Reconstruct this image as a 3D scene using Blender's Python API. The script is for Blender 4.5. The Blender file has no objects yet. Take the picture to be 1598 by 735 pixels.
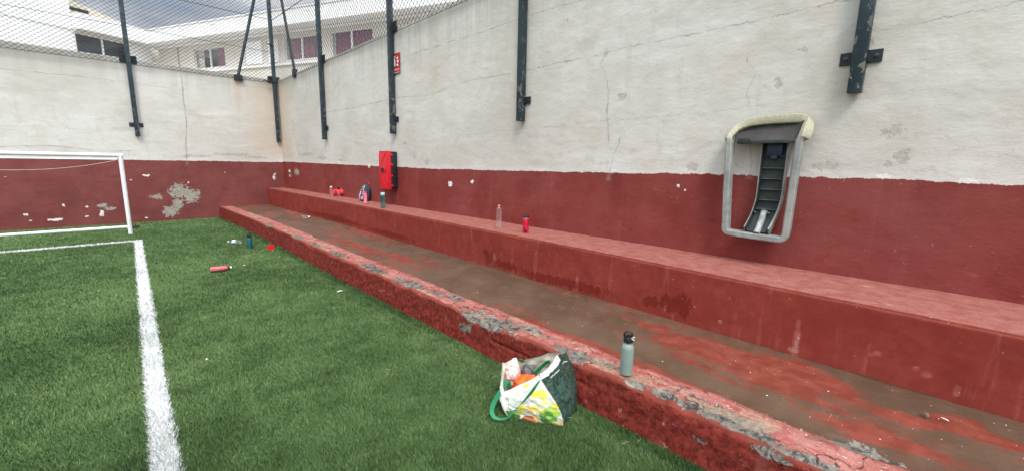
import bpy, bmesh, math, random
import numpy as np
from mathutils import Vector, Matrix
random.seed(7); rng = np.random.default_rng(11)
S = bpy.context.scene
C = S.collection
R = math.radians

# ------------------------------------------------------------------ camera
cam_d = bpy.data.cameras.new("camera"); cam = bpy.data.objects.new("camera", cam_d); C.objects.link(cam)
cam_d.sensor_width = 36.0; cam_d.lens = 656.0 / 1598.0 * 36.0; cam_d.clip_end = 2000; cam_d.clip_start = 0.02
rot = Matrix(((0.7170, 0.1040, -0.6890), (-0.6970, 0.1350, -0.7040), (0.0200, 0.9850, 0.1700)))
q = rot.to_quaternion(); q.normalize()
cam.rotation_mode = 'QUATERNION'; cam.rotation_quaternion = q; cam.location = (0, 0, 1.6)
S.camera = cam

# ------------------------------------------------------------------ sky, sun, exposure
SUN_EL, SUN_AZ = 52.0, 215.0            # degrees; azimuth clockwise from +Y (north)
w = bpy.data.worlds.new("World"); S.world = w; w.use_nodes = True
nt = w.node_tree; nt.nodes.clear()
def wn(t): return nt.nodes.new(t)
out = wn('ShaderNodeOutputWorld'); bg = wn('ShaderNodeBackground'); bg.inputs[1].default_value = 0.1
sky = wn('ShaderNodeTexSky'); sky.sky_type = 'NISHITA'; sky.sun_disc = False
sky.sun_elevation = R(SUN_EL); sky.sun_rotation = R(SUN_AZ)
tc = wn('ShaderNodeTexCoord')
sep = wn('ShaderNodeSeparateXYZ'); nt.links.new(tc.outputs['Generated'], sep.inputs[0])
mp = wn('ShaderNodeMapping'); mp.inputs['Scale'].default_value = (1.0, 1.0, 3.2); nt.links.new(tc.outputs['Generated'], mp.inputs[0])
n1 = wn('ShaderNodeTexNoise'); n1.inputs['Scale'].default_value = 4.2; n1.inputs['Detail'].default_value = 7; n1.inputs['Roughness'].default_value = 0.55
nt.links.new(mp.outputs[0], n1.inputs['Vector'])
cr = wn('ShaderNodeValToRGB')
e = cr.color_ramp.elements
e[0].position = 0.36; e[0].color = (2.5, 2.85, 3.35, 1)
e[1].position = 0.66; e[1].color = (6.6, 6.7, 6.8, 1)
m_ = cr.color_ramp.elements.new(0.5); m_.color = (3.9, 4.2, 4.7, 1)
nt.links.new(n1.outputs['Fac'], cr.inputs[0])
cov = wn('ShaderNodeMapRange'); cov.inputs['From Min'].default_value = 0.34; cov.inputs['From Max'].default_value = 0.42
cov.inputs['To Min'].default_value = 0.72; cov.inputs['To Max'].default_value = 0.97
nt.links.new(n1.outputs['Fac'], cov.inputs['Value'])
# overcast dome: brighter overhead and towards the veiled sun than low on the north side
zen = wn('ShaderNodeMapRange'); zen.inputs['From Min'].default_value = 0.25; zen.inputs['From Max'].default_value = 0.95
zen.inputs['To Min'].default_value = 0.85; zen.inputs['To Max'].default_value = 3.0
nt.links.new(sep.outputs['Z'], zen.inputs['Value'])
sth = wn('ShaderNodeMapRange'); sth.inputs['From Min'].default_value = 0.35; sth.inputs['From Max'].default_value = -0.7
sth.inputs['To Min'].default_value = 1.0; sth.inputs['To Max'].default_value = 2.0
nt.links.new(sep.outputs['Y'], sth.inputs['Value'])
mu = wn('ShaderNodeMath'); mu.operation = 'MULTIPLY'; nt.links.new(zen.outputs[0], mu.inputs[0]); nt.links.new(sth.outputs[0], mu.inputs[1])
vm = wn('ShaderNodeVectorMath'); vm.operation = 'SCALE'; nt.links.new(cr.outputs[0], vm.inputs[0]); nt.links.new(mu.outputs[0], vm.inputs['Scale'])
mx = wn('ShaderNodeMix'); mx.data_type = 'RGBA'
nt.links.new(cov.outputs[0], mx.inputs[0]); nt.links.new(sky.outputs[0], mx.inputs[6]); nt.links.new(vm.outputs[0], mx.inputs[7])
nt.links.new(mx.outputs[2], bg.inputs[0]); nt.links.new(bg.outputs[0], out.inputs[0])

sd = bpy.data.lights.new("sun", 'SUN'); sd.energy = 1.3; sd.angle = R(16); sd.color = (1.0, 0.965, 0.91)
so = bpy.data.objects.new("sun", sd); C.objects.link(so)
az, el = R(SUN_AZ), R(SUN_EL)
to_sun = Vector((math.sin(az) * math.cos(el), math.cos(az) * math.cos(el), math.sin(el)))
so.rotation_euler = to_sun.to_track_quat('Z', 'Y').to_euler(); so.location = (0, 0, 20)

S.view_settings.view_transform = 'Standard'; S.view_settings.look = 'None'
S.view_settings.exposure = 0.75; S.view_settings.gamma = 1.0; S.view_settings.use_curve_mapping = False

# ------------------------------------------------------------------ helpers: noise
def _hash(ix, iy, iz, seed):
    h = (ix.astype(np.int64) * 374761393 + iy.astype(np.int64) * 668265263 + iz.astype(np.int64) * 2147483647 + seed * 974634777) & 0xffffffff
    h = ((h ^ (h >> 13)) * 1274126177) & 0xffffffff
    h = ((h ^ (h >> 16)) * 2246822519) & 0xffffffff
    return ((h ^ (h >> 15)) & 0xffffff) / float(0xffffff)
def vnoise(x, y, z=0.0, seed=0):
    x = np.asarray(x, float); y = np.asarray(y, float); z = np.zeros_like(x) + z
    xi, yi, zi = np.floor(x), np.floor(y), np.floor(z)
    fx, fy, fz = x - xi, y - yi, z - zi
    fx, fy, fz = [t * t * (3 - 2 * t) for t in (fx, fy, fz)]
    r = 0
    for a in (0, 1):
        for b in (0, 1):
            for c in (0, 1):
                r = r + _hash(xi + a, yi + b, zi + c, seed) * (fx if a else 1 - fx) * (fy if b else 1 - fy) * (fz if c else 1 - fz)
    return r
def fbm(x, y, z=0.0, o=4, seed=0, g=0.5):
    s, a, t = 0, 1.0, 0
    for i in range(o):
        s = s + a * vnoise(np.asarray(x) * 2 ** i, np.asarray(y) * 2 ** i, np.asarray(z) * 2 ** i, seed + i); t += a; a *= g
    return s / t
def ss(x, a, b):
    t = np.clip((x - a) / (b - a), 0, 1); return t * t * (3 - 2 * t)

# ------------------------------------------------------------------ helpers: materials
class G:
    def __init__(s, name, rough=0.6, metal=0.0, spec=0.4):
        s.m = bpy.data.materials.new(name); s.m.use_nodes = True
        s.t = s.m.node_tree; s.b = s.t.nodes['Principled BSDF']
        s.b.inputs['Roughness'].default_value = rough; s.b.inputs['Metallic'].default_value = metal
        s.b.inputs['Specular IOR Level'].default_value = spec
        s.tc = s.t.nodes.new('ShaderNodeTexCoord').outputs['Object']
    def n(s, t): return s.t.nodes.new(t)
    def put(s, v, sock):
        if hasattr(v, 'is_output') or isinstance(v, bpy.types.NodeSocket): s.t.links.new(v, sock)
        else:
            if isinstance(v, (tuple, list)) and len(v) == 3 and len(sock.default_value) == 4: v = (*v, 1)
            sock.default_value = v
    def map(s, sc, loc=(0, 0, 0), rot=(0, 0, 0), v=None):
        n = s.n('ShaderNodeMapping'); n.inputs['Scale'].default_value = sc; n.inputs['Location'].default_value = loc
        n.inputs['Rotation'].default_value = rot
        s.put(v or s.tc, n.inputs[0]); return n.outputs[0]
    def noise(s, scale, detail=4, rough=0.5, v=None, dist=0.0):
        n = s.n('ShaderNodeTexNoise'); n.inputs['Scale'].default_value = scale; n.inputs['Detail'].default_value = detail
        n.inputs['Roughness'].default_value = rough; n.inputs['Distortion'].default_value = dist
        s.put(v or s.tc, n.inputs['Vector']); return n.outputs['Fac']
    def vor(s, scale, v=None, feat='F1', rnd=1.0):
        n = s.n('ShaderNodeTexVoronoi'); n.inputs['Scale'].default_value = scale; n.feature = feat
        n.inputs['Randomness'].default_value = rnd
        s.put(v or s.tc, n.inputs['Vector']); return n.outputs['Distance']
    def math(s, op, a, b=0.0, c=0.0, clamp=False):
        n = s.n('ShaderNodeMath'); n.operation = op; n.use_clamp = clamp
        s.put(a, n.inputs[0]); s.put(b, n.inputs[1])
        if op in ('MULTIPLY_ADD',): s.put(c, n.inputs[2])
        return n.outputs[0]
    def rng(s, v, a, b, lo=0.0, hi=1.0, smooth=True):
        n = s.n('ShaderNodeMapRange'); n.interpolation_type = 'SMOOTHSTEP' if smooth else 'LINEAR'
        s.put(v, n.inputs['Value']); n.inputs['From Min'].default_value = a; n.inputs['From Max'].default_value = b
        n.inputs['To Min'].default_value = lo; n.inputs['To Max'].default_value = hi; return n.outputs[0]
    def mix(s, f, a, b, mode='MIX'):
        n = s.n('ShaderNodeMix'); n.data_type = 'RGBA'; n.blend_type = mode
        s.put(f, n.inputs[0]); s.put(a, n.inputs[6]); s.put(b, n.inputs[7]); return n.outputs[2]
    def attr(s, name, k='Fac'):
        n = s.n('ShaderNodeAttribute'); n.attribute_name = name; return n.outputs[k]
    def xyz(s, v=None):
        n = s.n('ShaderNodeSeparateXYZ'); s.put(v or s.tc, n.inputs[0]); return n.outputs
    def bump(s, h, strength, dist=0.01, nrm=None):
        n = s.n('ShaderNodeBump'); n.inputs['Strength'].default_value = strength; n.inputs['Distance'].default_value = dist
        s.put(h, n.inputs['Height'])
        if nrm: s.put(nrm, n.inputs['Normal'])
        s.t.links.new(n.outputs[0], s.b.inputs['Normal']); return n.outputs[0]
    def col(s, v): s.put(v, s.b.inputs['Base Color']); return s
    def set(s, k, v): s.put(v, s.b.inputs[k]); return s

def simple(name, c, rough=0.5, metal=0.0, var=0.12, vs=12, bump=0.0, bs=60, spec=0.4, **kw):
    g = G(name, rough, metal, spec)
    n = g.noise(vs, 4, 0.6)
    lo = tuple(x * (1 - var) for x in c); hi = tuple(min(1, x * (1 + var)) for x in c)
    g.col(g.mix(g.rng(n, .3, .7), lo, hi))
    g.set('Roughness', g.rng(n, .3, .7, rough * .9, min(1, rough * 1.12)))
    if bump: g.bump(g.noise(bs, 4, 0.6), bump, 0.004)
    for k, v in kw.items(): g.set(k.replace('_', ' '), v)
    return g.m

# ------------------------------------------------------------------ helpers: meshes and tags
def tag(o, label=None, cat=None, group=None, kind=None):
    if label: o['label'] = label
    if cat: o['category'] = cat
    if group: o['group'] = group
    if kind: o['kind'] = kind
    return o
def thing(name, label, cat, loc=(0, 0, 0), rotz=0.0, group=None):
    o = bpy.data.objects.new(name, None); C.objects.link(o); o.location = loc; o.rotation_euler = (0, 0, rotz)
    o.empty_display_size = 0.1
    return tag(o, label, cat, group)
def link(name, me, mat=None, parent=None, smooth=False):
    o = bpy.data.objects.new(name, me); C.objects.link(o)
    if mat:
        for m in (mat if isinstance(mat, (list, tuple)) else [mat]): me.materials.append(m)
    if parent: o.parent = parent
    if smooth:
        me.polygons.foreach_set('use_smooth', np.ones(len(me.polygons), bool))
    return o
class MB:
    """collects shapes into one mesh"""
    def __init__(s): s.v = []; s.f = []; s.mi = []
    def add(s, vs, fs, mi=0):
        b = len(s.v); s.v += [tuple(v) for v in vs]; s.f += [tuple(i + b for i in f) for f in fs]; s.mi += [mi] * len(fs); return s
    def box(s, c, d, rz=0.0, bev=0.0, mi=0, M=None):
        x, y, z = [t / 2 for t in d]
        bm = bmesh.new(); bmesh.ops.create_cube(bm, size=1.0)
        for v in bm.verts: v.co = Vector((v.co.x * d[0], v.co.y * d[1], v.co.z * d[2]))
        if bev: bmesh.ops.bevel(bm, geom=bm.edges[:], offset=bev, segments=2, affect='EDGES', profile=0.6)
        mat = Matrix.Translation(c) @ (M.to_4x4() if M is not None else Matrix.Rotation(rz, 4, 'Z'))
        bm.verts.index_update()
        s.add([mat @ v.co for v in bm.verts], [[v.index for v in f.verts] for f in bm.faces], mi); bm.free(); return s
    def tube(s, pts, r, n=8, closed=False, mi=0, cap=True, flat=None):
        """sweep a circle (or a flat (w,h) rectangle) along pts"""
        pts = [Vector(p) for p in pts]; m = len(pts); rs = r if isinstance(r, (list, tuple)) else [r] * m
        up = None; vs = []; fs = []
        for i, p in enumerate(pts):
            a = pts[(i - 1) % m] if (closed or i) else p; b = pts[(i + 1) % m] if (closed or i < m - 1) else p
            t = (b - a).normalized()
            if up is None:
                up = t.orthogonal().normalized()
                if abs(t.z) < .9: up = (Vector((0, 0, 1)) - t * t.z).normalized()
            else: up = (up - t * up.dot(t)).normalized()
            sd_ = t.cross(up)
            for k in range(n):
                an = 2 * math.pi * (k + .5) / n
                vs.append(p + (up * math.cos(an) + sd_ * math.sin(an)) * rs[i])
        k2 = m if closed else m - 1
        for i in range(k2):
            for k in range(n):
                a = i * n + k; b = i * n + (k + 1) % n; c = ((i + 1) % m) * n + (k + 1) % n; d = ((i + 1) % m) * n + k
                fs.append((a, b, c, d))
        if cap and not closed:
            fs.append(tuple(range(n))[::-1]); fs.append(tuple((m - 1) * n + k for k in range(n)))
        return s.add(vs, fs, mi)
    def ribbon(s, pts, widths, nrm=None, th=0.002, mi=0):
        """a strap: pts with a width vector each"""
        pts = [Vector(p) for p in pts]; vs = []; fs = []
        for i, p in enumerate(pts):
            a = pts[max(0, i - 1)]; b = pts[min(len(pts) - 1, i + 1)]; t = (b - a).normalized(); wv = Vector(widths[i])
            nn = t.cross(wv).normalized() * th
            vs += [p + wv / 2 + nn, p - wv / 2 + nn, p - wv / 2 - nn, p + wv / 2 - nn]
        for i in range(len(pts) - 1):
            for k in range(4): fs.append((i * 4 + k, i * 4 + (k + 1) % 4, i * 4 + 4 + (k + 1) % 4, i * 4 + 4 + k))
        fs.append((0, 1, 2, 3)); l = (len(pts) - 1) * 4; fs.append((l + 3, l + 2, l + 1, l))
        return s.add(vs, fs, mi)
    def lathe(s, prof, n=24, c=(0, 0, 0), mi=0, M=None):
        vs = []; fs = []; m = len(prof)
        M4 = (M.to_4x4() if M is not None else Matrix()); T = Matrix.Translation(c) @ M4
        for r, z in prof:
            for k in range(n):
                a = 2 * math.pi * k / n; vs.append(T @ Vector((r * math.cos(a), r * math.sin(a), z)))
        for i in range(m - 1):
            for k in range(n): fs.append((i * n + k, i * n + (k + 1) % n, (i + 1) * n + (k + 1) % n, (i + 1) * n + k))
        if prof[0][0] > 1e-5: fs.append(tuple(range(n))[::-1])
        if prof[-1][0] > 1e-5: fs.append(tuple((m - 1) * n + k for k in range(n)))
        return s.add(vs, fs, mi)
    def poly(s, pts, z0, z1, mi=0):
        """prism of an xy outline"""
        n = len(pts); vs = [(x, y, z0) for x, y in pts] + [(x, y, z1) for x, y in pts]
        return s.add(vs, [tuple(range(n))[::-1], tuple(range(n, 2 * n))] + [(i, (i + 1) % n, n + (i + 1) % n, n + i) for i in range(n)], mi)
    def build(s, name, mat=None, parent=None, smooth=False, auto=None):
        me = bpy.data.meshes.new(name); me.from_pydata(s.v, [], s.f); me.update()
        bm = bmesh.new(); bm.from_mesh(me); bmesh.ops.recalc_face_normals(bm, faces=bm.faces); bm.to_mesh(me); bm.free()
        o = link(name, me, mat, parent, smooth)
        if any(s.mi): me.polygons.foreach_set('material_index', s.mi)
        if auto is not None:
            me.polygons.foreach_set('use_smooth', np.ones(len(me.polygons), bool))
            try: me.set_sharp_from_angle(angle=R(auto))
            except Exception: pass
        return o
def npmesh(name, co, quads, mat, parent=None, attrs=None, smooth=True, vattrs=None, tris=False):
    me = bpy.data.meshes.new(name); co = np.ascontiguousarray(co, np.float32); k = 3 if tris else 4
    me.vertices.add(len(co)); me.vertices.foreach_set('co', co.ravel())
    q_ = np.ascontiguousarray(quads, np.int32); me.loops.add(q_.size); me.loops.foreach_set('vertex_index', q_.ravel())
    me.polygons.add(len(q_)); me.polygons.foreach_set('loop_start', np.arange(0, q_.size, k, dtype=np.int32))
    me.polygons.foreach_set('loop_total', np.full(len(q_), k, np.int32))
    me.update(calc_edges=True)
    for a, v in (attrs or {}).items():
        at = me.attributes.new(a, 'FLOAT', 'POINT'); at.data.foreach_set('value', np.ascontiguousarray(v, np.float32).ravel())
    for a, v in (vattrs or {}).items():
        at = me.attributes.new(a, 'FLOAT_VECTOR', 'POINT'); at.data.foreach_set('vector', np.ascontiguousarray(v, np.float32).ravel())
    o = link(name, me, mat, parent, smooth); return o
def grid_quads(n, m, flip=False):
    i = np.arange(n - 1)[:, None] * m + np.arange(m - 1)[None, :]
    q_ = np.stack([i, i + 1, i + m + 1, i + m], -1).reshape(-1, 4)
    return q_[:, ::-1] if flip else q_
def sheet(name, P, mat, parent=None, attrs=None, vattrs=None, flip=False):
    n, m, _ = P.shape
    return npmesh(name, P.reshape(-1, 3), grid_quads(n, m, flip), mat, parent, attrs, True,
                  {k: v.reshape(-1, 3) for k, v in (vattrs or {}).items()})
def blob(u, v, spots, fall=1.0):
    """soft 0..1 mask of elliptical spots (u, v, ru, rv)"""
    m = np.zeros(np.broadcast(u, v).shape)
    for a, b, ra, rb in spots:
        d = np.sqrt(((u - a) / ra) ** 2 + ((v - b) / rb) ** 2)
        m = np.maximum(m, np.clip(1.0 - 0.5 * d * fall, 0, 1))
    return m

WX = lambda y: 4.19 - .36 * np.asarray(y, float) / 13.4       # face of the long wall
KX = lambda y: (lambda t: 2.14 + .025 * ss(t, 1, 5) + .065 * ss(t, 5.0, 9.2) - .035 * ss(t, 10.5, 13.4))(np.asarray(y, float))   # edge of the low step
RX = lambda y: np.interp(y, [-8, -.5, 2, 8.8, 13.4], [3.37, 3.37, 3.41, 3.43, 3.37])
ZK, ZS, YB = .31, .765, 13.4
ys = np.concatenate([np.arange(-7, -.8, .2), np.arange(-.8, 4.5, .01), np.arange(4.5, 8, .02), np.arange(8, 13.4, .035), [13.4]])

# ------------------------------------------------------------------ materials of the place
def plaster(name, hv, ncr, greyed=0.0):
    """two-tone painted render. attributes: rb (height above the colour break), chip, bare; crN = (signed offset, width, 0)"""
    g = G(name, .8, 0, .16)
    big = g.noise(.55, 4, .6); mid = g.noise(2.2, 5, .6); fine = g.noise(38, 5, .65)
    tro = g.noise(1.0, 6, .62, v=g.map(hv), dist=.35)          # trowel strokes, stretched along the wall
    tro2 = g.noise(2.6, 5, .6, v=g.map(hv, loc=(3, 5, 1)), dist=.6)
    streak = g.noise(1.0, 5, .65, v=g.map((7.0, 7.0, .35)))
    z = g.xyz()[2]
    white = g.mix(g.rng(big, .38, .62), (.60, .582, .53), (.53, .508, .45))
    white = g.mix(g.rng(mid, .50, .68, 0, .5), white, (.545, .485, .40))
    white = g.mix(g.rng(tro, .52, .72, 0, .40), white, (.69, .68, .65))
    white = g.mix(g.rng(tro2, .56, .72, 0, .22), white, (.49, .475, .43))
    white = g.mix(g.rng(g.noise(.8, 7, .7, v=g.map((1, 1, 1.4), loc=(4, 2, 7)), dist=.7), .52, .66, 0, .5), white, (.46, .43, .37))
    # peeled flecks low on the wall and hairline grime
    lowz = g.rng(z, 2.7, 1.5, .0, .07); pf = g.noise(6.5, 8, .68, dist=.4); pm = g.rng(g.math('ADD', pf, lowz), .640, .655)
    white = g.mix(g.math('MULTIPLY', pm, .6), white, g.mix(g.rng(fine, .4, .6), (.50, .46, .39), (.58, .55, .49)))
    gr = g.noise(1, 8, .7, v=g.map((hv[0] * 5, hv[1] * 5, 17)), dist=.3); white = g.mix(g.rng(gr, .56, .70, 0, .5), white, (.45, .43, .385))
    white = g.mix(g.rng(g.noise(1, 6, .7, v=g.map((9, 9, 1.3))), .54, .70, 0, .35), white, (.47, .45, .40))
    up = g.rng(z, 2.9, 3.9)
    white = g.mix(g.math('MULTIPLY', up, g.rng(streak, .40, .66, .15, .75)), white, (.40, .385, .34))
    white = g.mix(g.rng(g.attr('warm'), .1, 1.0, 0, .7), white, (.53, .42, .32))
    # bare patches where an outer coat has gone
    pv = g.noise(3.1, 6, .55); white = g.mix(g.rng(pv, .66, .69, 0, .35), white, (.56, .53, .47))
    red = g.mix(g.rng(mid, .35, .65), (.175, .029, .024), (.215, .040, .032))
    red = g.mix(g.rng(big, .40, .66, 0, .6), red, (.235, .058, .052))
    red = g.mix(g.rng(tro, .50, .72, 0, .55), red, (.195, .029, .024))
    red = g.mix(g.rng(streak, .56, .74, 0, .18), red, (.33, .11, .10))
    sc = g.noise(26, 4, .7, v=g.map((1, 1, .55)))
    red = g.mix(g.rng(sc, .685, .70, 0, .5), red, (.50, .25, .23))
    lowd = g.math('ADD', z, g.math('MULTIPLY', mid, .5))
    red = g.mix(g.rng(lowd, .95, .25, 0, .5), red, (.175, .024, .018))
    red = g.mix(greyed, red, g.mix(g.rng(mid, .35, .65), (.155, .050, .046), (.20, .066, .060)))  # mixes in a greyer, duller red by the given amount
    red = g.mix(g.rng(g.noise(.9, 5, .65, dist=.6), .46, .66, 0, .3), red, (.225, .070, .062))
    sw = g.noise(1, 7, .7, v=g.map((3.5, 3.5, 9)), dist=.8); red = g.mix(g.rng(sw, .60, .70, 0, .35), red, (.33, .10, .085))
    red = g.mix(g.rng(g.noise(5.5, 7, .7, dist=.5), .58, .70, 0, .45), red, (.15, .022, .018))
    jag = g.math('ADD', g.math('MULTIPLY', g.math('SUBTRACT', g.noise(9, 5, .7), .5), .05),
                 g.math('MULTIPLY', g.math('SUBTRACT', g.noise(45, 3, .7), .5), .025))
    jag = g.math('ADD', jag, g.math('MULTIPLY', g.math('SUBTRACT', g.noise(1.6, 3, .6), .5), .03)); above = g.rng(g.math('ADD', g.attr('rb'), jag), -.003, .003)
    base = g.mix(above, red, white)
    # pink bleed just under / chalky band just above the break
    base = g.mix(g.rng(g.math('ADD', g.attr('rb'), jag), .10, .0, 0, .35), base, g.mix(above, red, (.70, .68, .65)))
    nz = g.math('ADD', g.math('MULTIPLY', g.math('SUBTRACT', g.noise(13, 6, .72, dist=.5), .5), 1.7), g.math('MULTIPLY', g.math('SUBTRACT', fine, .5), .8))
    ch = g.rng(g.math('ADD', g.attr('chip'), nz), .56, .60)
    base = g.mix(ch, base, (.74, .71, .66))
    br = g.rng(g.math('ADD', g.attr('bare'), nz), .55, .59)
    conc = g.mix(g.rng(g.noise(30, 5, .7), .35, .65), (.24, .22, .18), (.42, .39, .32))
    conc = g.mix(g.math('MULTIPLY', above, .5), conc, white)
    base = g.mix(br, base, conc)
    tro3 = g.noise(3.2, 7, .66, v=g.map(tuple(k_ * 1.0 for k_ in hv)), dist=.25)
    h = g.math('ADD', g.math('MULTIPLY', tro, .12), g.math('MULTIPLY', tro2, .16)); h = g.math('ADD', h, g.math('MULTIPLY', tro3, .34)); h = g.math('ADD', h, g.math('MULTIPLY', g.noise(9, 7, .7, dist=.4), .22))
    h = g.math('ADD', h, g.math('MULTIPLY', fine, .14)); h = g.math('ADD', h, g.math('MULTIPLY', mid, .3))
    h = g.math('SUBTRACT', h, g.math('MULTIPLY', g.math('MAXIMUM', ch, br), .14)); h = g.math('SUBTRACT', h, g.math('MULTIPLY', pm, .05)); h = g.math('ADD', h, g.math('MULTIPLY', gr, .16))
    wig = g.math('MULTIPLY', g.math('SUBTRACT', g.noise(11, 6, .7), .5), .085)
    wv = g.noise(6, 3, .6)
    for k in range(ncr):
        x = g.xyz(g.attr('cr%d' % k, 'Vector'))
        dd = g.math('ABSOLUTE', g.math('ADD', x[0], wig))
        wd = g.math('MULTIPLY', x[1], g.rng(wv, .35, .65, .25, 1.5))
        c = g.math('LESS_THAN', dd, wd)
        halo = g.math('MULTIPLY', g.rng(dd, .05, .0), g.math('GREATER_THAN', x[1], .0002))
        base = g.mix(g.math('MULTIPLY', halo, .15), base, (.50, .48, .43))
        base = g.mix(g.math('MULTIPLY', c, .50), base, (.16, .15, .13))
        h = g.math('SUBTRACT', h, g.math('MULTIPLY', c, .2))
    g.col(base); g.bump(h, .42, .03)
    g.set('Roughness', g.rng(tro, .3, .7, .62, .86))
    return g.m

def signed(u, v, line):
    """offset of v from a polyline v=f(u); the y part is the half width, negative past its ends"""
    pu = [p[0] for p in line]; pv = [p[1] for p in line]; w0 = 1.6 * (line[0][2] if len(line[0]) > 2 else .0028)
    s = np.clip(v - np.interp(u, pu, pv), -.12, .12)
    e = np.maximum(pu[0] - u, u - pu[-1]); w_ = np.clip(w0 * (1 - np.clip(e, -9, 9) * 8) , -.02, w0)
    return np.stack([s, w_, np.zeros_like(s)], -1)

def wall(name, U, frame, top, rb, chips, bares, hcr, vcr, warm, mat, label, zstep=.01):
    """dense face + coping + back; frame(u, depth) -> x,y"""
    zt = 1.0
    zs_ = np.arange(0, 1.0001, zstep / 3.75)
    UU, TT = np.meshgrid(U, zs_, indexing='ij'); TP = top(UU); ZZ = TT * TP
    hi = fbm(UU * 1.3, ZZ * 1.6, 0, 4, 3) - .5
    med = fbm(UU * 3.2, ZZ * 8, 0, 4, 21) - .5
    med2 = fbm(UU * 11, ZZ * 13, 0, 3, 25) - .5; dep = hi * .014 + med * .0035 + med2 * .003 - .004
    chip = blob(UU, ZZ, chips); bare = blob(UU, ZZ, bares)
    dep = dep - .0012 * ss(bare, .3, .8)
    x, y = frame(UU, dep); P = np.stack([x, y, ZZ], -1)
    ext = []
    for dz, dd in ((0.004, -.012), (0.004, -.19), (-.02, -.2)):
        x, y = frame(U[:, None], np.full((len(U), 1), dd)); ext.append(np.stack([x, y, top(U[:, None]) + dz], -1))
    x, y = frame(U[:, None], np.full((len(U), 1), -.2)); ext.append(np.stack([x, y, np.zeros_like(x)], -1))
    P = np.concatenate([P] + ext, 1); k = len(ext)
    pad = lambda a, c=0.0: np.concatenate([a, np.full((len(U), k), c)], 1)
    at = dict(rb=pad(ZZ - rb(UU), 1.0), chip=pad(chip), bare=pad(bare), warm=pad(warm(UU, ZZ)))
    va = {}
    i = 0
    for l in hcr: va['cr%d' % i] = signed(UU, ZZ, l); i += 1
    for l in vcr: va['cr%d' % i] = signed(ZZ, UU, l); i += 1
    va = {a: np.concatenate([b, np.tile(np.array([.1, -.01, 0]), (len(U), k, 1))], 1) for a, b in va.items()}
    o = sheet(name, P, mat, None, at, va)
    bm = bmesh.new(); bm.from_mesh(o.data); bmesh.ops.recalc_face_normals(bm, faces=bm.faces); bm.to_mesh(o.data); bm.free()
    tag(o, label, 'wall'); return o

# long wall on the right
hcr = [[(-1.0, 2.86, .0022), (.7, 2.856), (1.0, 2.851), (1.79, 2.824), (2.57, 2.823), (2.855, 2.802), (4.02, 2.778), (5.11, 2.775), (5.6, 2.736), (6.2, 2.665), (7.09, 2.714)],
       [(7.57, 2.698, .003), (8.0, 2.687), (9.04, 2.664), (10.19, 2.66)],
       [(3.1, 3.42, .003), (3.49, 3.431), (4.22, 3.423), (5.0, 3.392), (5.6, 3.391), (6.79, 3.377)],
       [(1.25, 2.134, .0014), (1.72, 2.094), (2.73, 2.089), (3.43, 2.058), (4.03, 2.043), (5.3, 1.997)],
       [(-.3, 2.66, .0014), (.03, 2.623), (.236, 2.619), (.41, 2.578), (.52, 2.62)]]
vcr = [[(1.9, 2.697, .0026), (2.1, 2.735), (2.39, 2.738), (2.55, 2.773), (2.69, 2.848), (2.79, 2.798)],
       [(1.54, 2.673, .0024), (1.725, 2.62), (1.83, 2.564), (1.985, 2.559), (2.1, 2.622)],
       [(1.61, 1.233, .0014), (2.11, 1.295), (2.28, 1.333), (2.42, 1.278), (2.5, 1.361)]]
m_long = plaster('painted_render_long', (2.2, 1.3, 3.4), len(hcr) + len(vcr))
rbl = lambda y: np.interp(y, [-7, -.35, .27, 1.1, 2.4, 5.6, 13], [1.523, 1.523, 1.539, 1.538, 1.517, 1.478, 1.502])
wall('boundary_wall', ys, lambda u, d: (WX(u) - d, u + 0 * d), lambda u: 3.72 + (13.0 - u) * .028, rbl,
     [(5.586, 1.24, .07, .045), (5.03, 1.306, .035, .03), (6.2, 1.545, .05, .03), (8.263, 1.49, .05, .05), (1.872, 1.41, .018, .02), (1.80, 1.37, .014, .012),
      (.32, 1.56, .06, .02), (-.1, 1.545, .07, .018), (2.6, 1.54, .05, .012), (12.9, 1.25, .10, .05)],
     [(12.365, 1.24, .22, .09), (12.9, 1.13, .1, .05), (6.222, 1.59, .09, .06), (6.6, 1.68, .05, .05), (.324, 1.639, .03, .03), (.338, 1.89, .07, .06), (.25, 1.70, .05, .05), (2.567, 2.315, .055, .045), (1.1, 2.30, .04, .05), (.7, 1.62, .10, .04), (1.75, 1.6, .05, .05), (.95, 2.55, .05, .04),
      (3.344, 3.245, .012, .03), (.544, 2.514, .03, .04), (11.6, 1.70, .55, .05), (10.6, 1.62, .3, .05), (9.6, 1.58, .16, .03),
      (2.8, 2.79, .03, .03), (6.9, 1.9, .05, .03)],
     hcr, vcr, lambda u, z: ss(u, 11.6, 13.3) * ss(z, 1.4, 1.7) * .9 + blob(u, z, [(.85, 2.9, .12, .5), (6.0, 3.0, .5, .5)]) * .55,
     m_long, 'long white wall with a dull red lower band rising behind the upper seating step')

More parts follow.
